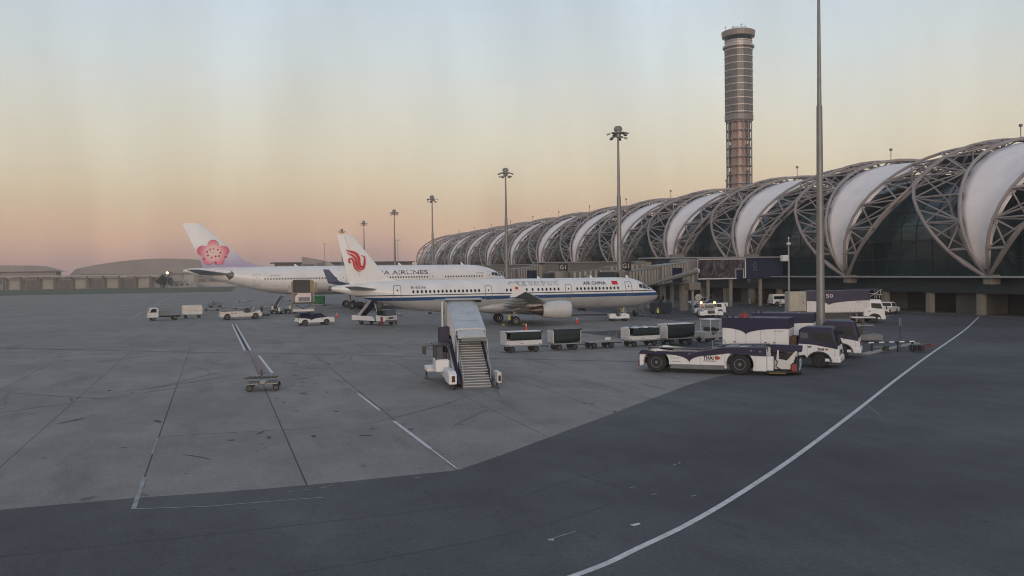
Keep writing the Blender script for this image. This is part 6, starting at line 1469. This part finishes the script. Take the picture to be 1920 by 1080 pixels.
t = thing('pallet_stack', 'flat stack of pale pallets and planks on the ground right of the trucks', 'pallets', (57.6, 68.6, 0), R2(-25))
for i in range(4): obj('pallet', MB().box((i*.15-.1*i*i*.3, i*.06, .05+i*.12), (3.4-i*.3, 1.8-i*.1, .14+i*.12)), BEIGE if i % 2 == 0 else BLACK, t)
t = thing('sign_post', 'thin dark post standing at the right edge of the kerb', 'post', (52.6, 56.2, 0)); obj('post', MB().tube((0, 0, 0), (0, 0, 2.7), .035), BLACK, t); obj('plate', MB().box((-.12, -.02, 2.0), (.12, .02, 2.65)), GREY, t)
t = thing('loader_platform', 'pale flat topped equipment cluster poking up between the power trucks and the catering truck', 'equipment', (54.5, 64.0, 0), R2(-30))
obj('top', MB().box((0, 0, 2.2), (2.0, 1.3, 2.28)), WHITE2, t); obj('mast', MB().box((.9, .5, 0), (1.1, .7, 2.19)), BLACK, t); obj('base', MB().box((0, 0, .2), (2.6, 1.4, .7)), GREY, t, bevel=.04); obj('shelf', MB().box((.1, .1, 1.5), (1.9, 1.2, 1.56)), MID, t)
t = thing('hose_boom', 'long tapered grey ventilation tube slung below the jet bridge beside the cockpit', 'duct', (58.5, 112.5, 0), 0)
obj('tube', MB().path([(0, 0, 4.4), (6.0, 2.5, 5.5), (12.3, 5.5, 6.5)], [.12, .3, .45], 14), TUN, t, smooth=True); obj('end_cap', MB().tube((12.25, 5.48, 6.5), (12.7, 5.7, 6.55), .5, .42, 14), WHITE2, t, smooth=True)
obj('support', MB().box((11.2, 4.9, 0), (11.5, 5.2, 6.0)), MID, t); obj('blower', MB().box((10.6, 4.6, 3.6), (12.6, 6.0, 4.8)), TUN, t, bevel=.1)
t = thing('ground_power_unit', 'dark boxy ground equipment clustered under the jet bridge', 'equipment', (64.5, 119.5, 0), R2(10))
obj('box', MB().box((0, 0, .3), (3.2, 1.6, 1.7)), mat('dark_equipment', (.03, .04, .06), .5, dirt=.3), t, bevel=.05); obj('duct', MB().path([(1, .2, 1.7), (1.2, -.3, 2.4), (.4, -1.2, 2.9)], .18, 10), BLACK, t, smooth=True)
for x in (.5, 2.7):
    for y in (.2, 1.4): wheel(t, x, y, .28, .2, n=14)

# ------------------------------------------------------------------ people
def person(loc, rz, label, top=VEST, legs=NAVY, stride=.12, arms=((.22, .35), (.22, -.1)), cap=True, lean=0.):
    """local +x is the way the person faces"""
    t = thing('person', label, 'person', loc, rz)
    V = []; E = []; Rr = []
    def v(p, r, par=None):
        V.append(p); Rr.append(r); i = len(V)-1
        if par is not None: E.append((par, i))
        return i
    pel = v((0, 0, .95), (.155, .125)); sp = v((lean*.3, 0, 1.15), (.145, .11), pel); ch = v((lean*.7, 0, 1.36), (.17, .12), sp); nk = v((lean, 0, 1.5), (.06, .06), ch)
    hd0 = v((lean+.01, 0, 1.58), (.075, .08), nk); hd1 = v((lean+.015, 0, 1.67), (.085, .1), hd0); hd2 = v((lean+.0, 0, 1.74), (.06, .075), hd1)
    nose = v((lean+.115, 0, 1.645), (.012, .012), hd1)
    for k, s in enumerate((1, -1)):
        f = stride*(1 if k == 0 else -1)
        hip = v((0, s*.09, .9), (.095, .1), pel); kn = v((f*.7+.03, s*.1, .5), (.062, .065), hip); an = v((f*1.0-.02, s*.1, .1), (.042, .045), kn); v((f*1.0+.14, s*.115, .045), (.04, .035), an)
        sh = v((lean*.8, s*.185, 1.42), (.06, .06), ch); fw, up = arms[k]
        el = v((lean*.8+fw*.4, s*.25, 1.14), (.043, .043), sh); wr = v((lean*.8+fw, s*.22, .9+max(0, up)), (.03, .03), el); pm = v((lean*.8+fw+.05, s*.215, .84+max(0, up)*1.1), (.034, .02), wr)
        for j in range(4): v((lean*.8+fw+.07+.012*j, s*(.205-.012*j), .77+max(0, up)*1.15+.004*j), (.009, .009), pm)
        v((lean*.8+fw+.09, s*.19, .82+max(0, up)*1.12), (.01, .01), pm)
    me = bpy.data.meshes.new('body'); me.from_pydata(V, E, []); o = bpy.data.objects.new('body', me); C.objects.link(o)
    sk = o.modifiers.new('skin', 'SKIN'); sk.use_smooth_shade = True
    for i, r in enumerate(Rr): me.skin_vertices[0].data[i].radius = r
    me.skin_vertices[0].data[0].use_root = True
    ss = o.modifiers.new('sub', 'SUBSURF'); ss.levels = 1; ss.render_levels = 1
    bpy.context.view_layer.update(); m2 = bpy.data.meshes.new_from_object(o.evaluated_get(bpy.context.evaluated_depsgraph_get()))
    bpy.data.objects.remove(o)
    for m_ in (SKIN, top, legs, BLACK): m2.materials.append(m_)
    for p in m2.polygons:
        c = p.center; lat = abs(c.y)
        if c.z < .12: p.material_index = 3
        elif c.z < .93 and lat < .19: p.material_index = 2
        elif c.z < 1.47 and not (lat > .19 and c.z < 1.1+.0): p.material_index = 1
        elif lat > .19 and c.z > 1.12: p.material_index = 1
        p.use_smooth = True
    obj('body', m2, None, t)
    # vest as its own garment
    rings = []
    for z, a, b in ((.88, .19, .16), (1.05, .185, .155), (1.25, .195, .155), (1.4, .215, .15), (1.47, .12, .10)):
        rings.append([(lean*max(0, (z-.95)/.55)+b*math.cos(q), a*math.sin(q), z) for q in [2*PI*i/14 for i in range(14)]])
    vest = obj('vest', MB().loft(rings), top, t, smooth=True)
    obj('reflective_band', MB().loft([[(p[0]*1.03, p[1]*1.03, z) for p in [(lean*.2+.157*math.cos(q), .19*math.sin(q)) for q in [2*PI*i/14 for i in range(14)]]] for z in (1.08, 1.13)], cap=False), WHITE, vest) if top is VEST else None
    obj('cap' if cap else 'hair', MB().lathe([(1.7, .098), (1.74, .1), (1.79, .075), (1.81, .01)], 'z', (lean+.0, 0, 0), 14), HAIR if not cap else NAVY, t, smooth=True)
    if cap: obj('cap_brim', MB().plate([(lean+.08, -.06), (lean+.19, -.04), (lean+.19, .04), (lean+.08, .06)], 1.71, 1.725), NAVY, t)
    return t
person((34.1, 100.6, 0), R2(-15), 'person in a yellow vest and dark cap walking beside the main wheels', stride=.2, arms=((.12, 0), (-.06, 0)))
person((57.7, 106.3, 0), R2(160), 'person in a yellow vest standing off the tip of the blue striped nose', cap=False, arms=((.2, .25), (.2, .25)), stride=.05)
person((54.6, 111.2, 0), R2(190), 'person in a yellow vest in the shade beneath the airliner nose', cap=False)
person((9.1, 153.2, 0), R2(40), 'person in a pale shirt left of the slim belt loader', top=mat('pale_yellow_shirt', (.62, .62, .42), .7), cap=True, arms=((.3, .2), (.25, .1)))
person((12.1, 154.0, 0), R2(150), 'person in a white shirt right of the slim belt loader', top=SHIRT, arms=((.3, .25), (.1, 0)))
person((6.9, 144.5, 0), R2(180), 'person in dark clothes standing at the nose of the long white tractor', top=NAVY, cap=False)

t = thing('ground_hose', 'long dark hose lying on the ground from the engine toward the small open tractor', 'hose', (50.2, 121.9, .09))
obj('hose', MB().path([(0, 0, 0), (1.6, -.5, 0), (3.4, -.6, 0), (5.6, -1.6, 0), (7.3, -2.2, .02)], .085, 8), mat('hose_brown', (.06, .045, .04), .8), t, smooth=True)
t = thing('service_cart', 'dark service cart with a tan arm by the wheels of the flower tailed airliner', 'equipment', (26.3, 163.5, 0), R2(-15))
obj('chassis', MB().box((0, 0, .3), (3.6, 1.8, 1.3)), BLACK, t, bevel=.06); obj('arm', MB().box((1.4, .3, 2.0), (2.9, .7, 2.35)).box((1.4, .3, 1.3), (1.65, .7, 2.0)), mat('loader_tan', (.30, .22, .12)), t, bevel=.03)
obj('tank', MB().lathe([(0, .5), (1.6, .5)], 'x', (-1.9, .9, 1.0), 14), NAVY, t, smooth=True)
for x in (.5, 3.0):
    for y in (.15, 1.65): wheel(t, x, y, .36, .24, n=16)
for i, (x, y) in enumerate(((34.4, 104.0), (36.9, 103.4))):
    t = thing('wheel_chock', ['yellow chock behind the main wheels of the blue striped airliner', 'yellow chock in front of the main wheels of the blue striped airliner'][i], 'chock', (x, y, 0), R2(10), 'wheel chocks')
    obj('block', MB().prism([(0, 0), (.12, .2), (.2, .2), (.32, 0)], 0, .5), YEL, t, bevel=.01)
